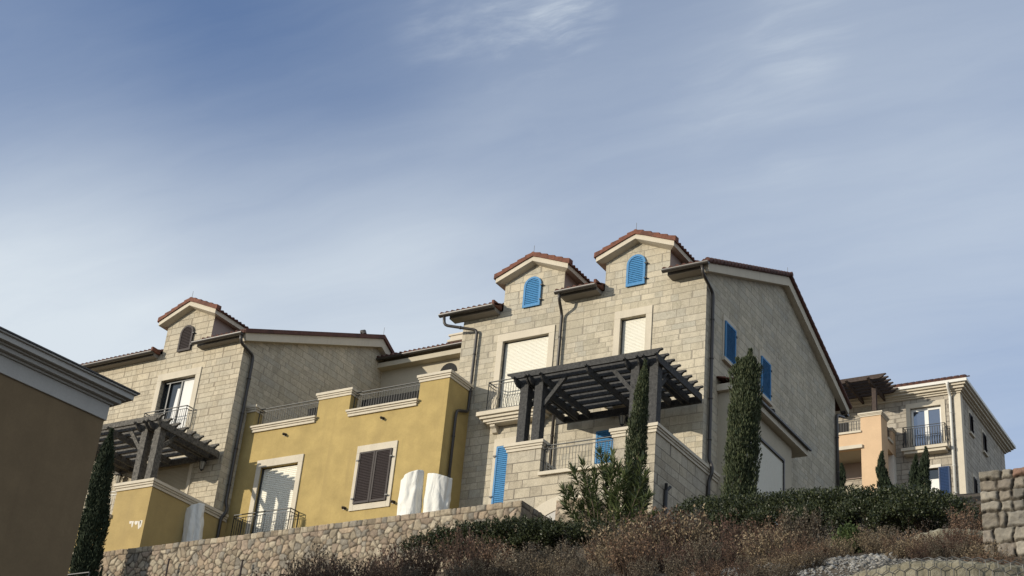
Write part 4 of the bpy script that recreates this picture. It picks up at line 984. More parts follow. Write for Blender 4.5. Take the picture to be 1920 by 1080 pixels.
so = sf.build('sofa', 'dark_sofa', None); tag(so, 'long dark outdoor sofa behind the roof terrace railing nearer the stone house', 'sofa')
sf = MB(); sf.box(-34.7, -33.85, 39.06, 39.24, 20.52, 21.34); sf.box(-34.7, -33.85, 39.24, 39.9, 20.52, 20.95)
so = sf.build('armchair', 'dark_sofa', None); tag(so, 'dark outdoor armchair behind the roof terrace railing nearer the shaded gable', 'armchair')

# ------------------------------------------------------------------ plastered house in the gap
Bh = thing('plastered_house', 'cream plastered house with tiled eave seen behind the yellow roof terrace', 'house', (-34, 50, 20))
yb_ = 46.5
mb = MB(); panel(mb, -37.45, -29.5, 18.5, 27.30, yb_, [(-34.08, -33.45, 23.5, 26.0)], 0.3); mb.box(-37.45, -29.5, yb_+0.31, 52, 18.5, 27.2); mb.build('wall', 'cream_plaster', Bh)
k = 12; ar = MB(); ar.poly([(-33.77+0.44*math.cos(math.pi*i/k), 26.0+0.44*math.sin(math.pi*i/k)) for i in range(k+1)], 1, yb_-0.03, yb_-0.002); ar.build('arch_window', 'interior_dark', Bh)
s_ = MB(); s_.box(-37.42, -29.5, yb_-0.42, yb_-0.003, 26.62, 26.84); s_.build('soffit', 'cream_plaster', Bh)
gutter_mb(-37.35, -29.5, yb_-0.52, 27.02, 0.085).build('gutter', 'gutter_metal', Bh)
r = MB(); tiles(r, (-37.40, yb_-0.52, 27.02), (1, 0, 0), (0, 1, 0.40), 7.9, 5.0, 0.25, 0.36, 0.06); r.build('roof', 'old_tile', Bh)
ch = MB(); p = at((841, 628), 1, 48.0); x0_ = p[0]; zt = p[2]
ch.box(x0_, x0_+1.2, 48, 48.5, zt-0.06, zt+0.02); ch.box(x0_+0.08, x0_+1.1, 48.05, 48.45, zt-0.26, zt-0.06); ch.box(x0_-0.02, x0_+1.2, 47.98, 48.5, zt-0.36, zt-0.26); ch.box(x0_+0.1, x0_+1.1, 48.08, 48.42, zt-1.3, zt-0.36)
ch.build('chimney', 'cream_stone', Bh)

# ------------------------------------------------------------------ far right house
FY, FX, FB = 75.73, -19.72, 85.2
Rh = thing('stone_house', 'distant pale stone house with white downpipe and glazed balcony door', 'house', (-26, 80, 28))
FW = (-22.54, -20.80, 32.22, 34.74); FS = (-21.95, -21.12, 29.2, 31.02)
mb = MB(); panel(mb, -38, FX, 26, 35.30, FY, [FW, FS], 0.25); mb.add([(FX, FY, 26), (FX, FB, 26), (FX, FB, 35.3), (FX, FY, 35.3)], [(0, 1, 2, 3)])
mb.add([(-38, FB, 26), (FX, FB, 26), (FX, FB, 35.3), (-38, FB, 35.3)], [(0, 1, 2, 3)]); mb.add([(-38, FY, 26), (-38, FB, 26), (-38, FB, 35.3), (-38, FY, 35.3)], [(0, 1, 2, 3)])
mb.build('wall', 'ashlar_far', Rh)
co = MB()
for a, b_, o in [(35.30, 35.40, 0.10), (35.40, 35.50, 0.20), (35.50, 35.64, 0.34), (35.64, 35.76, 0.46)]: co.box(-38-o, FX+o, FY-o, FB+o, a, b_)
co.build('cornice', 'cream_stone', Rh)
gt = MB(); gt.box(-38.6, FX+0.58, FY-0.58, FB+0.58, 35.76, 35.93); gt.build('gutter', 'white_metal', Rh)
r = MB(); hx0, hx1, hy0, hy1, hz = -38.5, FX+0.54, FY-0.56, FB+0.54, 35.94; hh = 2.6; hy = (hy0+hy1)/2
tiles(r, (hx0, hy0, hz), (1, 0, 0), (0, 1, hh/(hy-hy0)), hx1-hx0, 1.1, 0.36, 0.40, 0.10)
r.add([(hx0, hy0+1.02, hz+0.5), (hx1-1.02, hy0+1.02, hz+0.5), (hx1-4.5, hy, hz+hh), (hx0+4, hy, hz+hh)], [(0, 1, 2, 3)])
r.add([(hx1, hy0, hz+0.05), (hx1, hy1, hz+0.05), (hx1-4.5, hy, hz+hh)], [(0, 1, 2)]); r.add([(hx1, hy1, hz+0.05), (hx0, hy1, hz+0.05), (hx0+4, hy, hz+hh), (hx1-4.5, hy, hz+hh)], [(0, 1, 2, 3)])
r.build('roof', 'old_tile', Rh)
qn = MB(); qn.box(FX-0.36, FX+0.04, FY-0.04, FY+0.4, 26, 35.295); qn.build('corner_pilaster', 'cream_stone', Rh)
pipe_mb([(-20.22, FY-0.60, 35.8), (-20.22, FY-0.52, 35.55), (-20.22, FY-0.16, 35.15), (-20.22, FY-0.16, 34.9), (-20.22, FY-0.16, 27)], 0.085).build('downpipe', 'white_metal', Rh, True)
wn_ = frame_mb(*FW, 0.24, FY, 0.05, top=0.30, inner=0.0).build('window', 'cream_stone', Rh)
x0, x1, z0, z1 = FW; fr = MB(); yf = FY+0.14; xm = (x0+x1)/2
fr.box(x0+0.002, x0+0.12, yf, yf+0.06, z0, z1-0.002); fr.box(x1-0.12, x1-0.002, yf, yf+0.06, z0, z1-0.002); fr.box(x0+0.12, x1-0.12, yf, yf+0.06, z1-0.16, z1-0.002); fr.box(xm-0.11, xm+0.11, yf-0.02, yf+0.06, z0, z1-0.16); fr.build('frame', 'white_pvc', wn_)
MB().box(x0+0.12, xm-0.11, yf+0.03, yf+0.034, z0, z1-0.16).build('pane', 'sky_glass', wn_); MB().box(xm+0.11, x1-0.12, yf+0.03, yf+0.034, z0, z1-0.16).build('pane', 'sky_glass', wn_)
sb = MB(); sb.box(-22.98, -20.40, FY-0.62, FY-0.003, 31.98, 32.16); sb.box(-22.86, -20.52, FY-0.52, FY-0.003, 31.82, 31.98)
bo = sb.build('balcony', 'cream_stone', Rh)
railing_mb([(-22.86, FY-0.02), (-22.86, FY-0.5), (-20.52, FY-0.5), (-20.52, FY-0.02)], 32.16, 33.42, 0.14, r=0.022, belly=0.10).build('railing', 'iron', bo)
wn_ = frame_mb(*FS, 0.16, FY, 0.04, top=0.18, inner=0.0).build('window', 'white_frame', Rh)
fr = MB(); fr.box(FS[0]+0.002, FS[1]-0.002, FY+0.12, FY+0.16, FS[2], FS[3]-0.6); fr.build('pane', 'white_pvc', wn_); MB().box(FS[0]+0.002, FS[1]-0.002, FY+0.14, FY+0.16, FS[3]-0.6, FS[3]-0.002).build('glass', 'window_glass', wn_)
louvre_mb(-21.10, -20.50, 29.3, 31.02, FY-0.04, n=18).build('shutter', 'navy_paint', Rh)
louvre_mb(-22.75, -22.12, 29.3, 30.95, FY-0.04, n=18).build('shutter', 'navy_paint', Rh)
for y0, y1, z0, z1 in ((77.38, 77.98, 33.6, 34.76), (80.08, 80.72, 33.5, 34.66), (77.40, 77.98, 29.6, 30.93)): side_window(Rh, FX, y0, y1, z0, z1, 'brown_paint', 'cream_stone')
# peach portico
PX0, PX1, PY = -24.63, -23.46, 73.25
po = MB(); po.box(PX0, PX1, PY, PY+1.05, 26.5, 33.50); po.box(-38, PX0, PY, PY+0.5, 31.78, 32.60); po.box(PX1-0.4, PX1, PY+1.05, FY-0.003, 31.9, 32.55); po.box(PX1-0.45, PX1, 75.1, FY-0.003, 32.55, 33.30)
port = po.build('portico', 'peach_stucco', Rh)
MB().box(-38, PX1-0.42, PY+0.503, FY-0.003, 31.85, 31.98).build('ceiling', 'cream_plaster', port)
c_ = MB(); cap_mb(PX0, PX1, PY, PY+1.05, 33.50, 33.72, 0.12, c_); cap_mb(PX1-0.45, PX1, 75.1, FY-0.02, 33.30, 33.45, 0.10, c_); c_.box(-38, PX0+0.04, PY-0.08, PY+0.5, 32.603, 32.72); c_.box(-38, PX0+0.1, PY-0.12, PY-0.003, 31.66, 31.86); c_.box(PX1+0.003, PX1+0.08, PY+1.05, 75.1, 32.45, 32.60)
c_.build('coping', 'cream_stone', port)
railing_mb([(-30, PY+0.25), (PX0-0.02, PY+0.25)], 32.72, 33.55, 0.15, r=0.022).build('railing', 'iron', port)
railing_mb([(PX1-0.15, PY+1.05), (PX1-0.15, 75.1)], 32.6, 33.4, 0.15, r=0.02).build('railing', 'iron', port)
cl_ = MB(); cl_.box(-23.9, -23.46, 75.25, 75.7, 26.5, 31.9); cl_.build('pilaster', 'white_frame', port)
iw = MB(); iw.box(-37.9, -24.0, FY-0.10, FY-0.004, 30.9, 31.84); iw.build('beam', 'dark_plaster', port)
roller_mb(-31.0, -24.3, 28.0, 30.5, FY-0.1, 0.16).build('garage_door', 'cream_plaster', port)
dk = MB(); dk.box(-28.2, -26.2, FY-0.06, FY-0.003, 32.0, 34.4); dk.build('doorway', 'interior_dark', Rh)
pt = thing('pergola', 'brown timber pergola on the peach portico of the distant house', 'pergola', (-26, 74.5, 33.7))
MB().box(-24.06, -23.82, 73.62, 73.86, 33.72, 35.42).build('post', 'wood_brown', pt, bevel=0.01)
MB().box(-30.06, -29.82, 73.62, 73.86, 33.72, 35.42).build('post', 'wood_brown', pt, bevel=0.01)
for i in range(7):
    y = 73.0+i*0.42; z0, z1 = 35.60, 35.86; a, b_ = -31, -23.0
    MB().poly([(a, z0), (b_-0.4, z0), (b_-0.2, z1-0.18), (b_-0.12, z1-0.08), (b_, z1-0.04), (b_, z1), (a, z1)], 1, y-0.06, y+0.06).build('purlin', 'wood_brown', pt)
for x in (-23.94, -25.2, -26.6, -28.0, -29.94):
    MB().poly([(72.6, 35.64), (72.6, 35.56), (72.78, 35.48), (72.95, 35.38), (75.6, 35.38), (75.6, 35.64)], 0, x-0.06, x+0.06).build('rafter', 'wood_brown', pt)

# ------------------------------------------------------------------ brown building close on the left
BA = rad(6.27); bc = at((195, 788), 1, 20.0)
Fb = thing('tan_building', 'shaded brown stucco building with deep grey cornice close by', 'building', (bc[0], 20, 0))
ux, uy = math.sin(BA), math.cos(BA)      # along its long side; normal = (uy,-ux)
def bpt(s_, o, z): return (bc[0]+ux*s_+uy*o, 20.0+uy*s_-ux*o, z)
def bbox(mb, s0, s1, o0, o1, z0, z1):
    mb.add([bpt(s0, o0, z0), bpt(s0, o1, z0), bpt(s1, o1, z0), bpt(s1, o0, z0), bpt(s0, o0, z1), bpt(s0, o1, z1), bpt(s1, o1, z1), bpt(s1, o0, z1)],
           [(3, 2, 1, 0), (4, 5, 6, 7), (0, 1, 5, 4), (1, 2, 6, 5), (2, 3, 7, 6), (3, 0, 4, 7)])
zw = bc[2]
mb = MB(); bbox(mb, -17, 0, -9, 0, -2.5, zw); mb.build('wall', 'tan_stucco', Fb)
co = MB()
for z0, z1, o in [(0.0, 0.36, 0.04), (0.36, 0.41, 0.09), (0.41, 0.50, 0.20), (0.50, 0.54, 0.26), (0.54, 0.66, 0.37), (0.66, 0.70, 0.42)]: bbox(co, -17.5, o, -9-o, o, zw+z0, zw+z1)
co.build('cornice', 'grey_trim', Fb, bevel=0.012)
fl = MB(); bbox(fl, -17.5, 0.45, -9.45, 0.45, zw+0.70, zw+0.73); fl.build('flashing', 'gutter_metal', Fb)

# ------------------------------------------------------------------ wrapped umbrellas on the terrace
def cover(label, pbot, ptop, y, w, lean=0.0, seed=1, slant=0.25):
    rng = np.random.default_rng(seed); b_ = at(pbot, 1, y); tp = at(ptop, 1, y); z0 = 13.5; zt = tp[2]; hgt = zt-z0
    t_ = thing('umbrella_cover', label, 'umbrella cover', (b_[0], y, z0), 'white wrapped umbrellas behind the retaining wall')
    n, m_ = 90, 96; ph = rng.uniform(0, 6.28, 8); P = np.zeros((n+1, m_+1, 3))
    xb = b_[0]+(b_[0]-tp[0])*(b_[2]-z0)/max(0.1, zt-b_[2])*0.6
    dirs = 1.0 if seed % 2 else -1.0
    for i in range(n+1):
        q = i/n; body = min(1.0, q/0.90); top_ = max(0.0, (q-0.90)/0.10)
        cxx = xb+(tp[0]-xb)*body
        prof = (0.90+0.12*math.sin(body*2.4+0.4))*(1-top_)**0.8
        for j in range(m_+1):
            an = 2*math.pi*j/m_
            tw = an+1.1*body; fold = 0.09*math.sin(2*an+ph[0]+1.4*body)+0.10*(abs(math.sin(2*tw+ph[1]))-0.6)+0.11*(1-abs(math.sin(1.5*an-1.3*body+ph[2])))**3+0.06*(abs(math.sin(3.5*an+ph[6]+4.5*body))-0.6)+0.03*math.sin(7*an+ph[3]+5*body)+0.04*math.sin(9*body+2*an+ph[4])*math.sin(3.1*body)
            fold += 0.07*math.exp(-((body-0.55-0.25*math.sin(an+ph[7]))/0.05)**2)*math.sin(3*an+ph[0])+0.06*math.exp(-((body-0.78-0.10*math.sin(2*an+ph[3]))/0.035)**2)*math.cos(2*an+ph[5])-0.09*math.exp(-((math.sin((an-ph[6])/2-0.5*body))/0.10)**2)-0.08*math.exp(-((math.sin((an-ph[2])/2+0.35*body))/0.07)**2)
            rr = w/2*prof*(1+fold)
            cut = slant*w*(0.5+0.5*dirs*math.cos(an)*min(1.0, prof))*body**5
            P[i, j] = (cxx+rr*math.cos(an), y+rr*0.72*math.sin(an), z0+(zt-z0)*body-cut-0.03*top_*math.sin(3*an+ph[5])*(1-top_))
    mb = MB(); mb.grid(P); mb.build('cover', 'cloth', t_, True)
    MB().tube([(b_[0], y, z0-0.02), (b_[0], y, z0+0.08)], 0.30, 16).build('base', 'gutter_metal', t_)
    MB().tube([(xb+(tp[0]-xb)*0.02, y, z0+0.05), (xb+(tp[0]-xb)*0.4, y, z0+hgt*0.4)], 0.025, 8).build('pole', 'white_metal', t_)
cover('tall white cloth wrapped umbrella against the shaded yellow terrace block', (359, 1018), (367, 946), 36.6, 0.74, seed=4, slant=0.35)
cover('white cloth wrapped umbrella beside the brown shutters with pinched folded top', (767, 965), (776, 884), 36.8, 0.84, seed=6, slant=0.4)
cover('white cloth wrapped umbrella next to the yellow house corner and downpipe', (818, 957), (824, 888), 37.0, 0.82, seed=9, slant=0.22)

# ------------------------------------------------------------------ foliage
def leafquads(C, D, Nn, Ln, Wd):
    """diamond leaves: centres C, long axis D, side axis Nn"""
    D = D/np.linalg.norm(D, axis=1, keepdims=True); Sd = np.cross(D, Nn); Sd /= (np.linalg.norm(Sd, axis=1, keepdims=True)+1e-9)
    Ln = np.asarray(Ln)[:, None]; Wd = np.asarray(Wd)[:, None]
    V = np.stack([C-D*Ln/2, C+Sd*Wd/2-D*Ln*0.05, C+D*Ln/2, C-Sd*Wd/2-D*Ln*0.05], 1).reshape(-1, 3)
    return V, np.arange(len(V)).reshape(-1, 4)
def unit(rng, n):
    v = rng.normal(size=(n, 3)); return v/np.linalg.norm(v, axis=1, keepdims=True)
def cypress(label, base, top, width, n, lm, seed, group='columnar cypresses', prof=None, tips=1, leaf=0.10):
    rng = np.random.default_rng(seed); base = np.array(base, float); h = top-base[2]
    t_ = thing('cypress_tree', label, 'cypress', tuple(base), group)
    ns = 9
    tr = MB(); tr.tube([base, base+np.array([0, 0, h*0.5]), base+np.array([0.02, 0, h*0.9])], [0.07, 0.05, 0.012], 8); tr.build('trunk', 'bark', t_)
    ns_ = n//34; PRF = prof or ([0, 0.08, 0.3, 0.6, 0.85, 0.95, 1.0], [0.72, 0.95, 1.0, 0.86, 0.60, 0.36, 0.06])
    qs = rng.random(ns_)**0.85; as_ = rng.uniform(0, 2*np.pi, ns_)
    lump = 1+0.13*np.sin(3*as_+qs*9+seed)*np.sin(qs*14+seed)+0.10*np.sin(5*as_-qs*21+seed*2)+rng.normal(0, 0.06, ns_)
    rs0 = width/2*np.interp(qs, *PRF)*lump*rng.uniform(0.25, 1.0, ns_)**0.5
    k_ = rng.integers(0, ns_, n); t0 = rng.random(n); hl = h*0.085*rng.uniform(0.6, 1.3, ns_)
    an = as_[k_]+rng.normal(0, 0.16, n); wd_ = width*0.085*(1-t0)**0.7+0.006
    q = np.clip(qs[k_]+(t0-0.35)*hl[k_]/h, 0, 1.03); rr = rs0[k_]*(0.90+0.10*t0)*np.minimum(1, np.interp(q, *PRF)/np.maximum(0.05, np.interp(qs[k_], *PRF))*1.05)
    shift = 0.12*width*np.sin(q*5+seed)
    off_ = unit(rng, n)*wd_[:, None]*rng.uniform(0.3, 1.0, n)[:, None]
    C = base+np.stack([rr*np.cos(an)+shift, rr*np.sin(an), q*h], 1)+off_
    if tips > 1:
        top_sel = q > 0.75; C[top_sel, 0] += np.where(rng.random(ns_)[k_][top_sel] < 0.5, -1, 1)*width*0.17*(q[top_sel]-0.75)/0.25
        C[top_sel & (C[:, 0] < base[0]), 2] -= h*0.035
    D = np.stack([np.cos(an)*0.42, np.sin(an)*0.42, np.ones(n)*1.0], 1)+rng.normal(0, 0.30, (n, 3))
    V, F = leafquads(C, D, unit(rng, n), rng.uniform(0.6, 1.3, n)*leaf*1.5, rng.uniform(0.6, 1.2, n)*leaf*0.42)
    mesh_np('crown', V, F, lm, t_)
def gz(x, y): return float(ground(x, y))
b_ = at((1193, 975), 1, 33.6); tp = at((1203, 688), 1, 33.6)
cypress('slender cypress standing in front of the black pergola post', (b_[0]-0.02, 33.6, min(b_[2], gz(b_[0], 33.6))-0.1), tp[2], 0.68, 22000, 'cypress_leaf', 2, leaf=0.075)
b_ = at((1389, 940), 1, 33.0); tp = at((1400, 668), 1, 33.0)
cypress('thick twin tipped cypress in front of the stone gable', (b_[0], 33.0, min(b_[2], gz(b_[0], 33))-0.2), tp[2], 0.94, 34000, 'cypress_leaf', 4, tips=2, leaf=0.078, prof=([0, 0.08, 0.4, 0.75, 0.92, 0.98, 1.0], [0.9, 1.0, 0.95, 0.86, 0.66, 0.34, 0.08]))
b_ = at((150, 1085), 1, 32.6); tp = at((209, 818), 1, 32.6)
cypress('dark slim cypress leaning past the end of the retaining wall', (b_[0], 32.6, gz(b_[0], 32.6)-0.2), tp[2], 1.05, 40000, 'cypress_dark_leaf', 6, leaf=0.095)
for pb, pt_, y, w, lab, s_ in [((1658, 915), (1660, 850), 68, 0.75, 'small cypress in front of the peach pillar', 7), ((1719, 915), (1721, 856), 69, 0.62, 'lower of the two dark cypresses below the glazed balcony door', 8),
                              ((1735, 915), (1736, 842), 69, 0.75, 'taller of the two dark cypresses below the glazed balcony door', 9), ((1577, 915), (1577, 872), 66, 0.5, 'tiny dark cypress beside the far downpipe of the gable', 10)]:
    b_ = at(pb, 1, y); tp = at(pt_, 1, y)
    cypress(lab, (b_[0], y, min(b_[2], gz(b_[0], y))-0.3), tp[2], w*1.35, 6000, 'cypress_dark_leaf', s_, leaf=0.13, prof=([0, 0.1, 0.35, 0.7, 0.9, 1.0], [0.9, 1.0, 0.85, 0.5, 0.25, 0.03]))

def oleander():
    rng = np.random.default_rng(5); y = 32.6; b_ = at((1150, 985), 1, y); base = np.array([b_[0], y, gz(b_[0], y)-0.05])
    t_ = thing('oleander_bush', 'leafy green oleander with long narrow leaves in front of terrace', 'bush', tuple(base))
    stems = MB(); Cs = []; Ds = []; Ns = []; Ls = []
    tips = [(1125, 845), (1150, 850), (1092, 868), (1178, 872), (1206, 858), (1070, 915), (1105, 905), (1135, 890), (1160, 905), (1055, 915), (1190, 905), (1120, 940), (1145, 935), (1175, 940), (1215, 930), (1090, 950), (1210, 890), (1075, 880), (1160, 872), (1138, 862), (1225, 965), (1100, 925), (1060, 945), (1195, 935), (1110, 960), (1135, 965), (1160, 960), (1185, 965), (1205, 975), (1080, 970), (1150, 930), (1115, 885), (1170, 890), (1145, 880), (1200, 915), (1095, 900)]
    for k_, tpx in enumerate(tips):
        yy = y+rng.uniform(-0.7, 0.5); e = at(tpx, 1, yy); s0 = base+np.array([(e[0]-base[0])*0.35+rng.uniform(-0.12, 0.12), (yy-y)*0.4, 0]); 
        mid = s0*0.45+e*0.55+np.array([(s0[0]-e[0])*0.15, 0, -0.02]); pts = [s0, s0*0.75+mid*0.25, mid, mid*0.45+e*0.55, e]
        stems.tube(pts, [0.018, 0.016, 0.012, 0.009, 0.005], 5)
        P = np.array(pts); L = np.linalg.norm(P[-1]-P[0])
        nl = int(125+rng.integers(0, 40))
        for q in (rng.random(nl)**0.42):
            q = 0.30+0.70*q; i = min(3, int(q*4)); f = q*4-i; c = P[i]*(1-f)+P[i+1]*f; d = P[i+1]-P[i]; d /= np.linalg.norm(d)
            a = unit(rng, 1)[0]; a = a-d*a.dot(d); a /= np.linalg.norm(a); spread = rng.uniform(0.45, 1.25)*(1.0 if q < 0.95 else 0.5)
            dr = d*math.cos(spread)+a*math.sin(spread)-np.array([0, 0, 0.12]); ln = rng.uniform(0.18, 0.34)
            Cs.append(c+dr*ln*0.5); Ds.append(dr); Ns.append(np.cross(dr, d)+rng.normal(0, 0.3, 3)); Ls.append(ln)
    stems.build('stem', 'bark', t_)
    Cs, Ds, Ns, Ls = map(np.array, (Cs, Ds, Ns, Ls)); V, F = leafquads(Cs, Ds, np.cross(Ds, Ns), Ls, Ls*0.135); mesh_np('foliage', V, F, 'oleander_leaf', t_)
oleander()

def hedge(name, label, pts, n, lm, seed, leaf=0.07, loose=0.12, lumpy=1.0):
    """clipped or spreading evergreen along blobs (x,y,z,rx,ry,rz)"""
    rng = np.random.default_rng(seed); pts = np.array(pts, float)
    t_ = thing(name, label, 'hedge' if name == 'hedge' else 'bush', tuple(pts[0][:3]-np.array([0, 0, pts[0][5]])))
    wgt = pts[:, 3]*pts[:, 5]; wgt = wgt/wgt.sum(); k = rng.choice(len(pts), n, p=wgt)
    u = unit(rng, n); u[:, 2] = np.abs(u[:, 2])*1.0-0.25*(rng.random(n) < 0.4)
    lump = 1+lumpy*(0.14*np.sin(u[:, 0]*7+k*1.7)*np.sin(u[:, 2]*8+k)+0.10*np.sin(u[:, 0]*15+u[:, 1]*11+k*3))
    rr = rng.uniform(0.55, 1.0, n)**0.5*lump+rng.normal(0, loose*0.5, n)*0.6
    C = pts[k, :3]+u*pts[k, 3:6]*rr[:, None]
    D = u*0.7+unit(rng, n)*0.8+np.array([0, 0, 0.3])
    V, F = leafquads(C, D, unit(rng, n), rng.uniform(0.6, 1.3, n)*leaf*1.3, rng.uniform(0.6, 1.2, n)*leaf*0.75)
    mesh_np('foliage', V, F, lm, t_)
    br = MB()
    for q in range(len(pts)):
        for s_ in range(5):
            qa = 0 if len(pts) < 3 else q; a = pts[qa, :3]-np.array([0, 0, pts[qa, 5]*0.9]); e = pts[q, :3]+unit(rng, 1)[0]*pts[q, 3:6]*0.6; br.tube([a, (a+e)/2, e], [0.02, 0.014, 0.006], 5)
    br.build('branch', 'bark', t_)
pts = []
for px_, py_, ry_ in [(1325, 945, .5), (1380, 942, .55), (1435, 938, .55), (1490, 934, .6), (1540, 931, .6), (1590, 929, .6), (1640, 928, .6), (1690, 926, .6), (1735, 932, .6), (1768, 946, .5), (1700, 950, .5), (1620, 952, .5), (1540, 955, .5), (1460, 960, .5), (1385, 965, .5)]:
    y = 28.6+(1600-px_)*0.0045 - (0.5 if py_ > 947 else 0); p = at((px_, py_), 1, y); pts.append((p[0], y, p[2]-0.36, 0.85, 0.8, 0.50))
hedge('hedge', 'long dark green clipped hedge below the gable and the distant house', pts, 60000, 'hedge_leaf', 31, 0.045, 0.05, 0.35)
pts = []
for px_, py_ in [(800, 1012), (840, 1000), (885, 990), (930, 985), (975, 980), (1015, 983), (1060, 988), (1110, 990), (860, 1015), (940, 1005), (1000, 1005)]:
    y = 31.2; p = at((px_, py_), 1, y); pts.append((p[0], y, p[2]-0.30, 0.62, 0.65, 0.42))
hedge('hedge', 'low dark spreading evergreen hedge in front of the retaining wall corner', pts, 34000, 'hedge_leaf', 37, 0.05, 0.3)
y = 25.0; p = at((1590, 1015), 1, y)
hedge('evergreen_bush', 'small bright green bush between the dry brown shrubs', [(p[0], y, p[2]-0.1, 0.26, 0.3, 0.40), (p[0]+0.15, y, p[2]-0.2, 0.2, 0.2, 0.3)], 3500, 'bright_leaf', 41, 0.045, 0.4)

# dry brown shrubs: four bushes, copied over the slope
def shrub_proto(seed, h=1.0, w=0.55, dens=1.0, lm='dry_leaf'):
    rng = np.random.default_rng(seed); t_ = thing('dry_shrub', 'dry brown leafy shrub in the tangled row below the houses', 'shrub', (0, 0, 0), 'dry brown shrubs over the slope')
    ns = int(70*dens); tv = []; tf = []; Cs = []; Ds = []
    for i in range(ns):
        an = rng.uniform(0, 2*np.pi); rd = math.sqrt(rng.random()); b0 = np.array([math.cos(an)*rd*w*0.35, math.sin(an)*rd*w*0.35, -0.05])
        hh = h*rng.uniform(0.55, 1.08)*(1-0.25*rd); e = np.array([math.cos(an)*rd*w*rng.uniform(0.8, 1.25), math.sin(an)*rd*w*rng.uniform(0.8, 1.25), hh])
        mid = (b0+e)/2+rng.normal(0, 0.05, 3); P = [b0, mid, e]
        segs = [(P, 0.0075)]
        for k_ in range(rng.integers(2, 5)):
            q = rng.uniform(0.35, 0.9); c = (b0*(1-q)+e*q)+(mid-(b0+e)/2)*(1-abs(2*q-1)); dd_ = np.array([rng.normal(0, 0.5), rng.normal(0, 0.5), 1.0]); dd_ /= np.linalg.norm(dd_)
            segs.append(([c, c+dd_*h*rng.uniform(0.10, 0.30)], 0.004))
        for sg, r0 in segs:
            o = len(tv); sg = [np.array(s_) for s_ in sg]
            for a_i, a in enumerate(sg):
                rr = r0*(1-0.7*a_i/(len(sg)-1))
                for j in range(3): tv.append(a+np.array([rr*math.cos(2.094*j), rr*math.sin(2.094*j), 0]))
            for s_ in range(len(sg)-1):
                for j in range(3): tf.append((o+s_*3+j, o+s_*3+(j+1) % 3, o+s_*3+3+(j+1) % 3, o+s_*3+3+j))
            for s_ in range(len(sg)-1):
                a, b2 = sg[s_], sg[s_+1]; k_ = int(np.linalg.norm(b2-a)/0.042)
                for q in rng.random(max(2, k_)):
                    if s_ == 0 and len(sg) == 3 and q < 0.45: continue
                    Cs.append(a*(1-q)+b2*q+rng.normal(0, 0.018, 3)); Ds.append((b2-a)/np.linalg.norm(b2-a)+rng.normal(0, 0.7, 3))
    mesh_np('twig', np.array(tv), np.array(tf), 'dry_twig', t_)
    Cs = np.array(Cs); n = len(Cs); V, F = leafquads(Cs, np.array(Ds), unit(rng, n), rng.uniform(0.03, 0.065, n), rng.uniform(0.016, 0.032, n))
    mesh_np('foliage', V, F, lm, t_)
    return t_
protos = [shrub_proto(100, 1.0, 0.50), shrub_proto(101, 0.9, 0.62, 1.1, 'straw_leaf'), shrub_proto(102, 1.1, 0.46, 0.9, 'grey_leaf'), shrub_proto(103, 0.85, 0.55, 1.0, 'red_leaf')]
used = [False]*4
rs_ = random.Random(12)
def put(k, x, y, s_, zs=1.0):
    pr = protos[k]
    if not used[k]: o = pr; used[k] = True
    else:
        o = pr.copy(); COL.objects.link(o)
        for c in pr.children:
            cc2 = c.copy(); COL.objects.link(cc2); cc2.parent = o
    o.location = (x, y, gz(x, y)-0.03); o.rotation_euler = (0, 0, rs_.uniform(0, 6.28)); o.scale = (s_, s_, s_*zs)
    return o
def put_px(px_, py_, y, k=None, s_=None):
    """a shrub at depth y whose tip the photograph shows at px_,py_"""
    p = at((px_, py_), 1, y); g = gz(p[0], y); h = max(0.35, p[2]-g)
    k = rs_.randrange(4) if k is None else k; ph = (1.0, 0.9, 1.1, 0.85)[k]
    sc_ = min(1.45, max(0.55, h/ph*1.12)); put(k, p[0], y, sc_, min(1.5, h/ph/sc_))
SHR = []
for x in range(545, 1215, 66): SHR.append((x+rs_.uniform(-12, 12), 1026-0.078*(x-545)+rs_.uniform(-20, 24), 27.5+rs_.uniform(-1.2, 1.6)))
for x in range(540, 1330, 62): SHR.append((x+rs_.uniform(-14, 14), 1052-0.05*(x-540)+rs_.uniform(-20, 22), 24.5+rs_.uniform(-1, 1)))
for x in range(1180, 1560, 56): SHR.append((x+rs_.uniform(-10, 10), 968-0.055*(x-1180)+rs_.uniform(-24, 22), 25.6+rs_.uniform(-0.9, 0.9)))
for x in range(1190, 1560, 62): SHR.append((x+rs_.uniform(-10, 10), 998-0.03*(x-1190)+rs_.uniform(-20, 20), 23.4+rs_.uniform(-0.6, 0.6)))
for x in range(1060, 1530, 70): SHR.append((x+rs_.uniform(-10, 10), 1034+rs_.uniform(-10, 12), 21.2+rs_.uniform(-0.5, 0.5)))
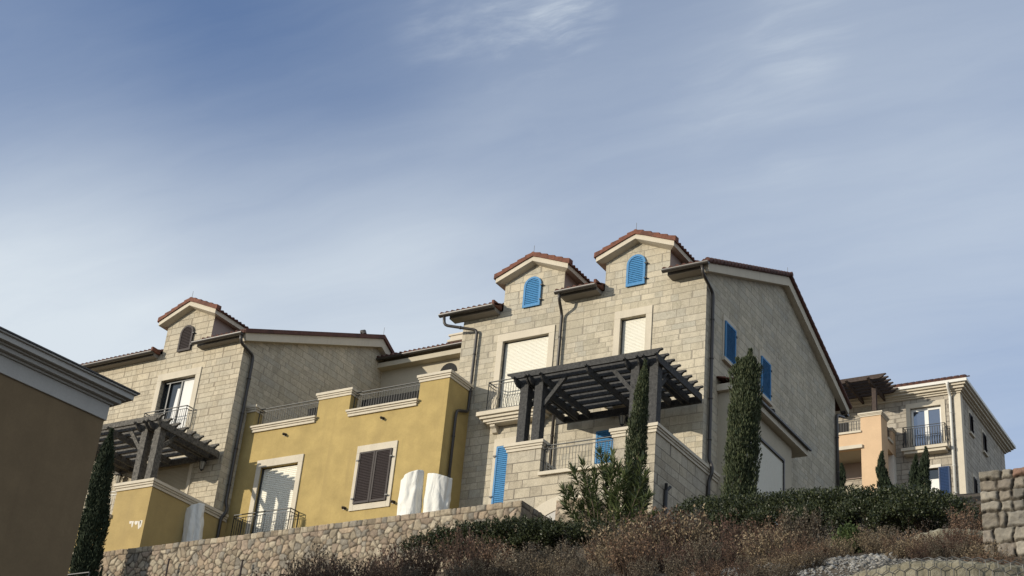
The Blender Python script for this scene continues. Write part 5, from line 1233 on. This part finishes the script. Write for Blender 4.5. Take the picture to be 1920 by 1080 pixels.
for x, y_, d in [(1400, 1052, 20.0), (1445, 1050, 20.0), (1490, 1048, 20.2), (1350, 1056, 20.0), (1300, 1056, 20.4), (1525, 1050, 20.4), (1420, 1066, 19.4), (1470, 1068, 19.3), (1560, 1010, 23.0), (1535, 1020, 22.0), (1500, 1030, 21.0), (1575, 1000, 24.0), (1632, 985, 25.0), (1662, 978, 25.2), (1640, 1000, 24.2), (1675, 1000, 24.0), (1708, 990, 22.2), (1742, 992, 22.0), (1776, 985, 22.0), (1806, 975, 22.2), (1735, 1012, 20.6), (1770, 1008, 20.4), (1802, 1002, 20.4), (1826, 990, 21.0), (1700, 1004, 21.4), (1722, 1000, 21.2), (1752, 1000, 21.0), (1786, 996, 21.0), (1812, 1012, 20.0), (1690, 1015, 21.0), (1845, 1010, 19.4), (1858, 1030, 18.6), (1895, 1045, 18.4), (1830, 1050, 18.8), (1815, 940, 24.5), (1872, 1058, 17.9),
                 (1235, 962, 29.2), (1275, 955, 29.4), (1310, 950, 29.3), (1205, 975, 29)]: SHR.append((x, y_, d))
for x in range(530, 640, 17): SHR.append((x+rs_.uniform(-6, 6), 1018+rs_.uniform(-8, 18), 31.0+rs_.uniform(-0.5, 0.5)))
for x, y_, d in SHR: put_px(x, y_, d)

# ------------------------------------------------------------------ netted planter, round planter, pale rubble, posts
def arc_wall(name, label, cat, cx_, cy_, r_, a0, a1, ztop, zbot, th, mt, rise=0.0):
    t_ = thing(name, label, cat, (cx_, cy_, zbot)); k = 48; rng = np.random.default_rng(3)
    P = []
    for i in range(k+1):
        a = a0+(a1-a0)*i/k; c, s_ = math.cos(a), math.sin(a); zt = ztop+rise*math.sin(math.pi*i/k)+rng.normal(0, 0.008)
        ro, ri = r_+rng.normal(0, 0.012), r_-th
        P.append([(cx_+ro*c, cy_+ro*s_, zbot), (cx_+ro*c, cy_+ro*s_, (zbot+zt)/2), (cx_+ro*c, cy_+ro*s_, zt-0.05), (cx_+(ro-0.05)*c, cy_+(ro-0.05)*s_, zt), (cx_+ri*c, cy_+ri*s_, zt+0.01), (cx_+ri*c, cy_+ri*s_, zbot)])
    mb = MB(); mb.grid(np.array(P)); mb.build('wall', mt, t_)
    return t_
y = 17.2; c0 = at((1700, 1052), 1, y)
NR = 1.9; ncx, ncy = c0[0]+0.10, y+NR
arc_wall('stone_planter', 'round buff stone planter wall under wire netting', 'planter', ncx, ncy, NR, rad(195), rad(345), c0[2]-0.10, 3.8, 0.35, 'planter_stone', 0.10)
def netting():
    t_ = MB(); s_ = 0.085
    def P(u, v):   # u along the arc (m), v: 0..1.0 over the face then over the top
        a = rad(270)+u/NR; zt = c0[2]-0.10+0.10*math.sin(math.pi*min(1, max(0, (a-rad(195))/rad(150))))
        if v < 0.9: rr, z = NR+0.025, zt-0.9+v
        else: rr, z = NR+0.025-(v-0.9), zt+0.03
        return (ncx+rr*math.cos(a), ncy+rr*math.sin(a), z)
    hx = s_*math.sqrt(3)
    rows = int(1.55/(s_*1.5)); cols = int(3.3/hx)
    for j in range(rows):
        for i in range(cols):
            u = -1.75+i*hx+(hx/2 if j % 2 else 0); v = j*s_*1.5
            pts = [(u, v), (u+hx/2, v+s_/2), (u+hx/2, v+s_*1.5)]
            a, b_, c = [P(*q) for q in pts]; d = P(u-hx/2, v+s_/2)
            t_.tube([a, b_, c], 0.006, 4, False); t_.tube([a, d], 0.006, 4, False)
    o = t_.build('wire_netting', 'wire', None); tag(o, 'grey hexagonal wire netting draped over the round buff planter', 'wire netting')
netting()
y = 23.2; c1 = at((1757, 983), 1, y)
arc_wall('stone_planter', 'round grey stone planter rim behind the dry shrubs', 'planter', c1[0], y+1.0, 0.80, rad(180), rad(360), c1[2], c1[2]-1.0, 0.22, 'planter_stone', 0.0)
def rocks():
    rng = np.random.default_rng(9); V = []; F = []
    for i in range(7500):
        q = at((rng.uniform(1290, 1800), 1060), 1, rng.uniform(18.2, 24)); x, y_ = q[0], q[1]; z = gz(x, y_); s_ = rng.uniform(0.012, 0.034)*(2.2 if rng.random() < 0.06 else 1)
        o = len(V); pts = unit(rng, 6)
        oct_ = np.array([[1, 0, 0], [-1, 0, 0], [0, 1, 0], [0, -1, 0], [0, 0, 1], [0, 0, -1]])*rng.uniform(0.6, 1.3, (6, 1))+pts*0.25
        V.extend(list(oct_*s_*np.array([1, 1, 0.7])+np.array([x, y_, z+s_*0.3])))
        F.extend([(o+a, o+b2, o+c) for a, b2, c in [(0, 2, 4), (2, 1, 4), (1, 3, 4), (3, 0, 4), (2, 0, 5), (1, 2, 5), (3, 1, 5), (0, 3, 5)]])
    o = mesh_np('rubble', np.array(V), np.array(F), 'pale_rock'); tag(o, 'pale grey broken stones scattered between shrubs and netted planter', 'rubble', kind='stuff')
rocks()
for q, lab in [((182, 1068), 'thin rusty post nearest the end of the retaining wall'), ((317, 1049), 'thin rusty post second along the retaining wall from its dark cypress end'), ((455, 1051), 'thin rusty post third along the retaining wall from its dark cypress end')]:
    p = at(q, 1, WALL_Y-0.35); g = gz(p[0], WALL_Y-0.35)
    m_ = MB(); m_.tube([(p[0], WALL_Y-0.35, g-0.2), (p[0], WALL_Y-0.35, p[2])], 0.03, 6); m_.box(p[0]-0.04, p[0]+0.04, WALL_Y-0.39, WALL_Y-0.31, p[2], p[2]+0.02)
    tag(m_.build('metal_post', 'brown_paint'), lab, 'post', 'posts along the retaining wall')
# iron fence end at the foot of the brown building
y = 27.0; a = at((118, 1079), 1, y); b_ = at((168, 1073), 1, y); zt = (a[2]+b_[2])/2
fo = railing_mb([(a[0]-1.5, y), (b_[0], y)], gz(b_[0], y), zt, 0.11, 0.012).build('iron_fence', 'iron', None)
tag(fo, 'low black iron fence below the dark slim cypress', 'fence')
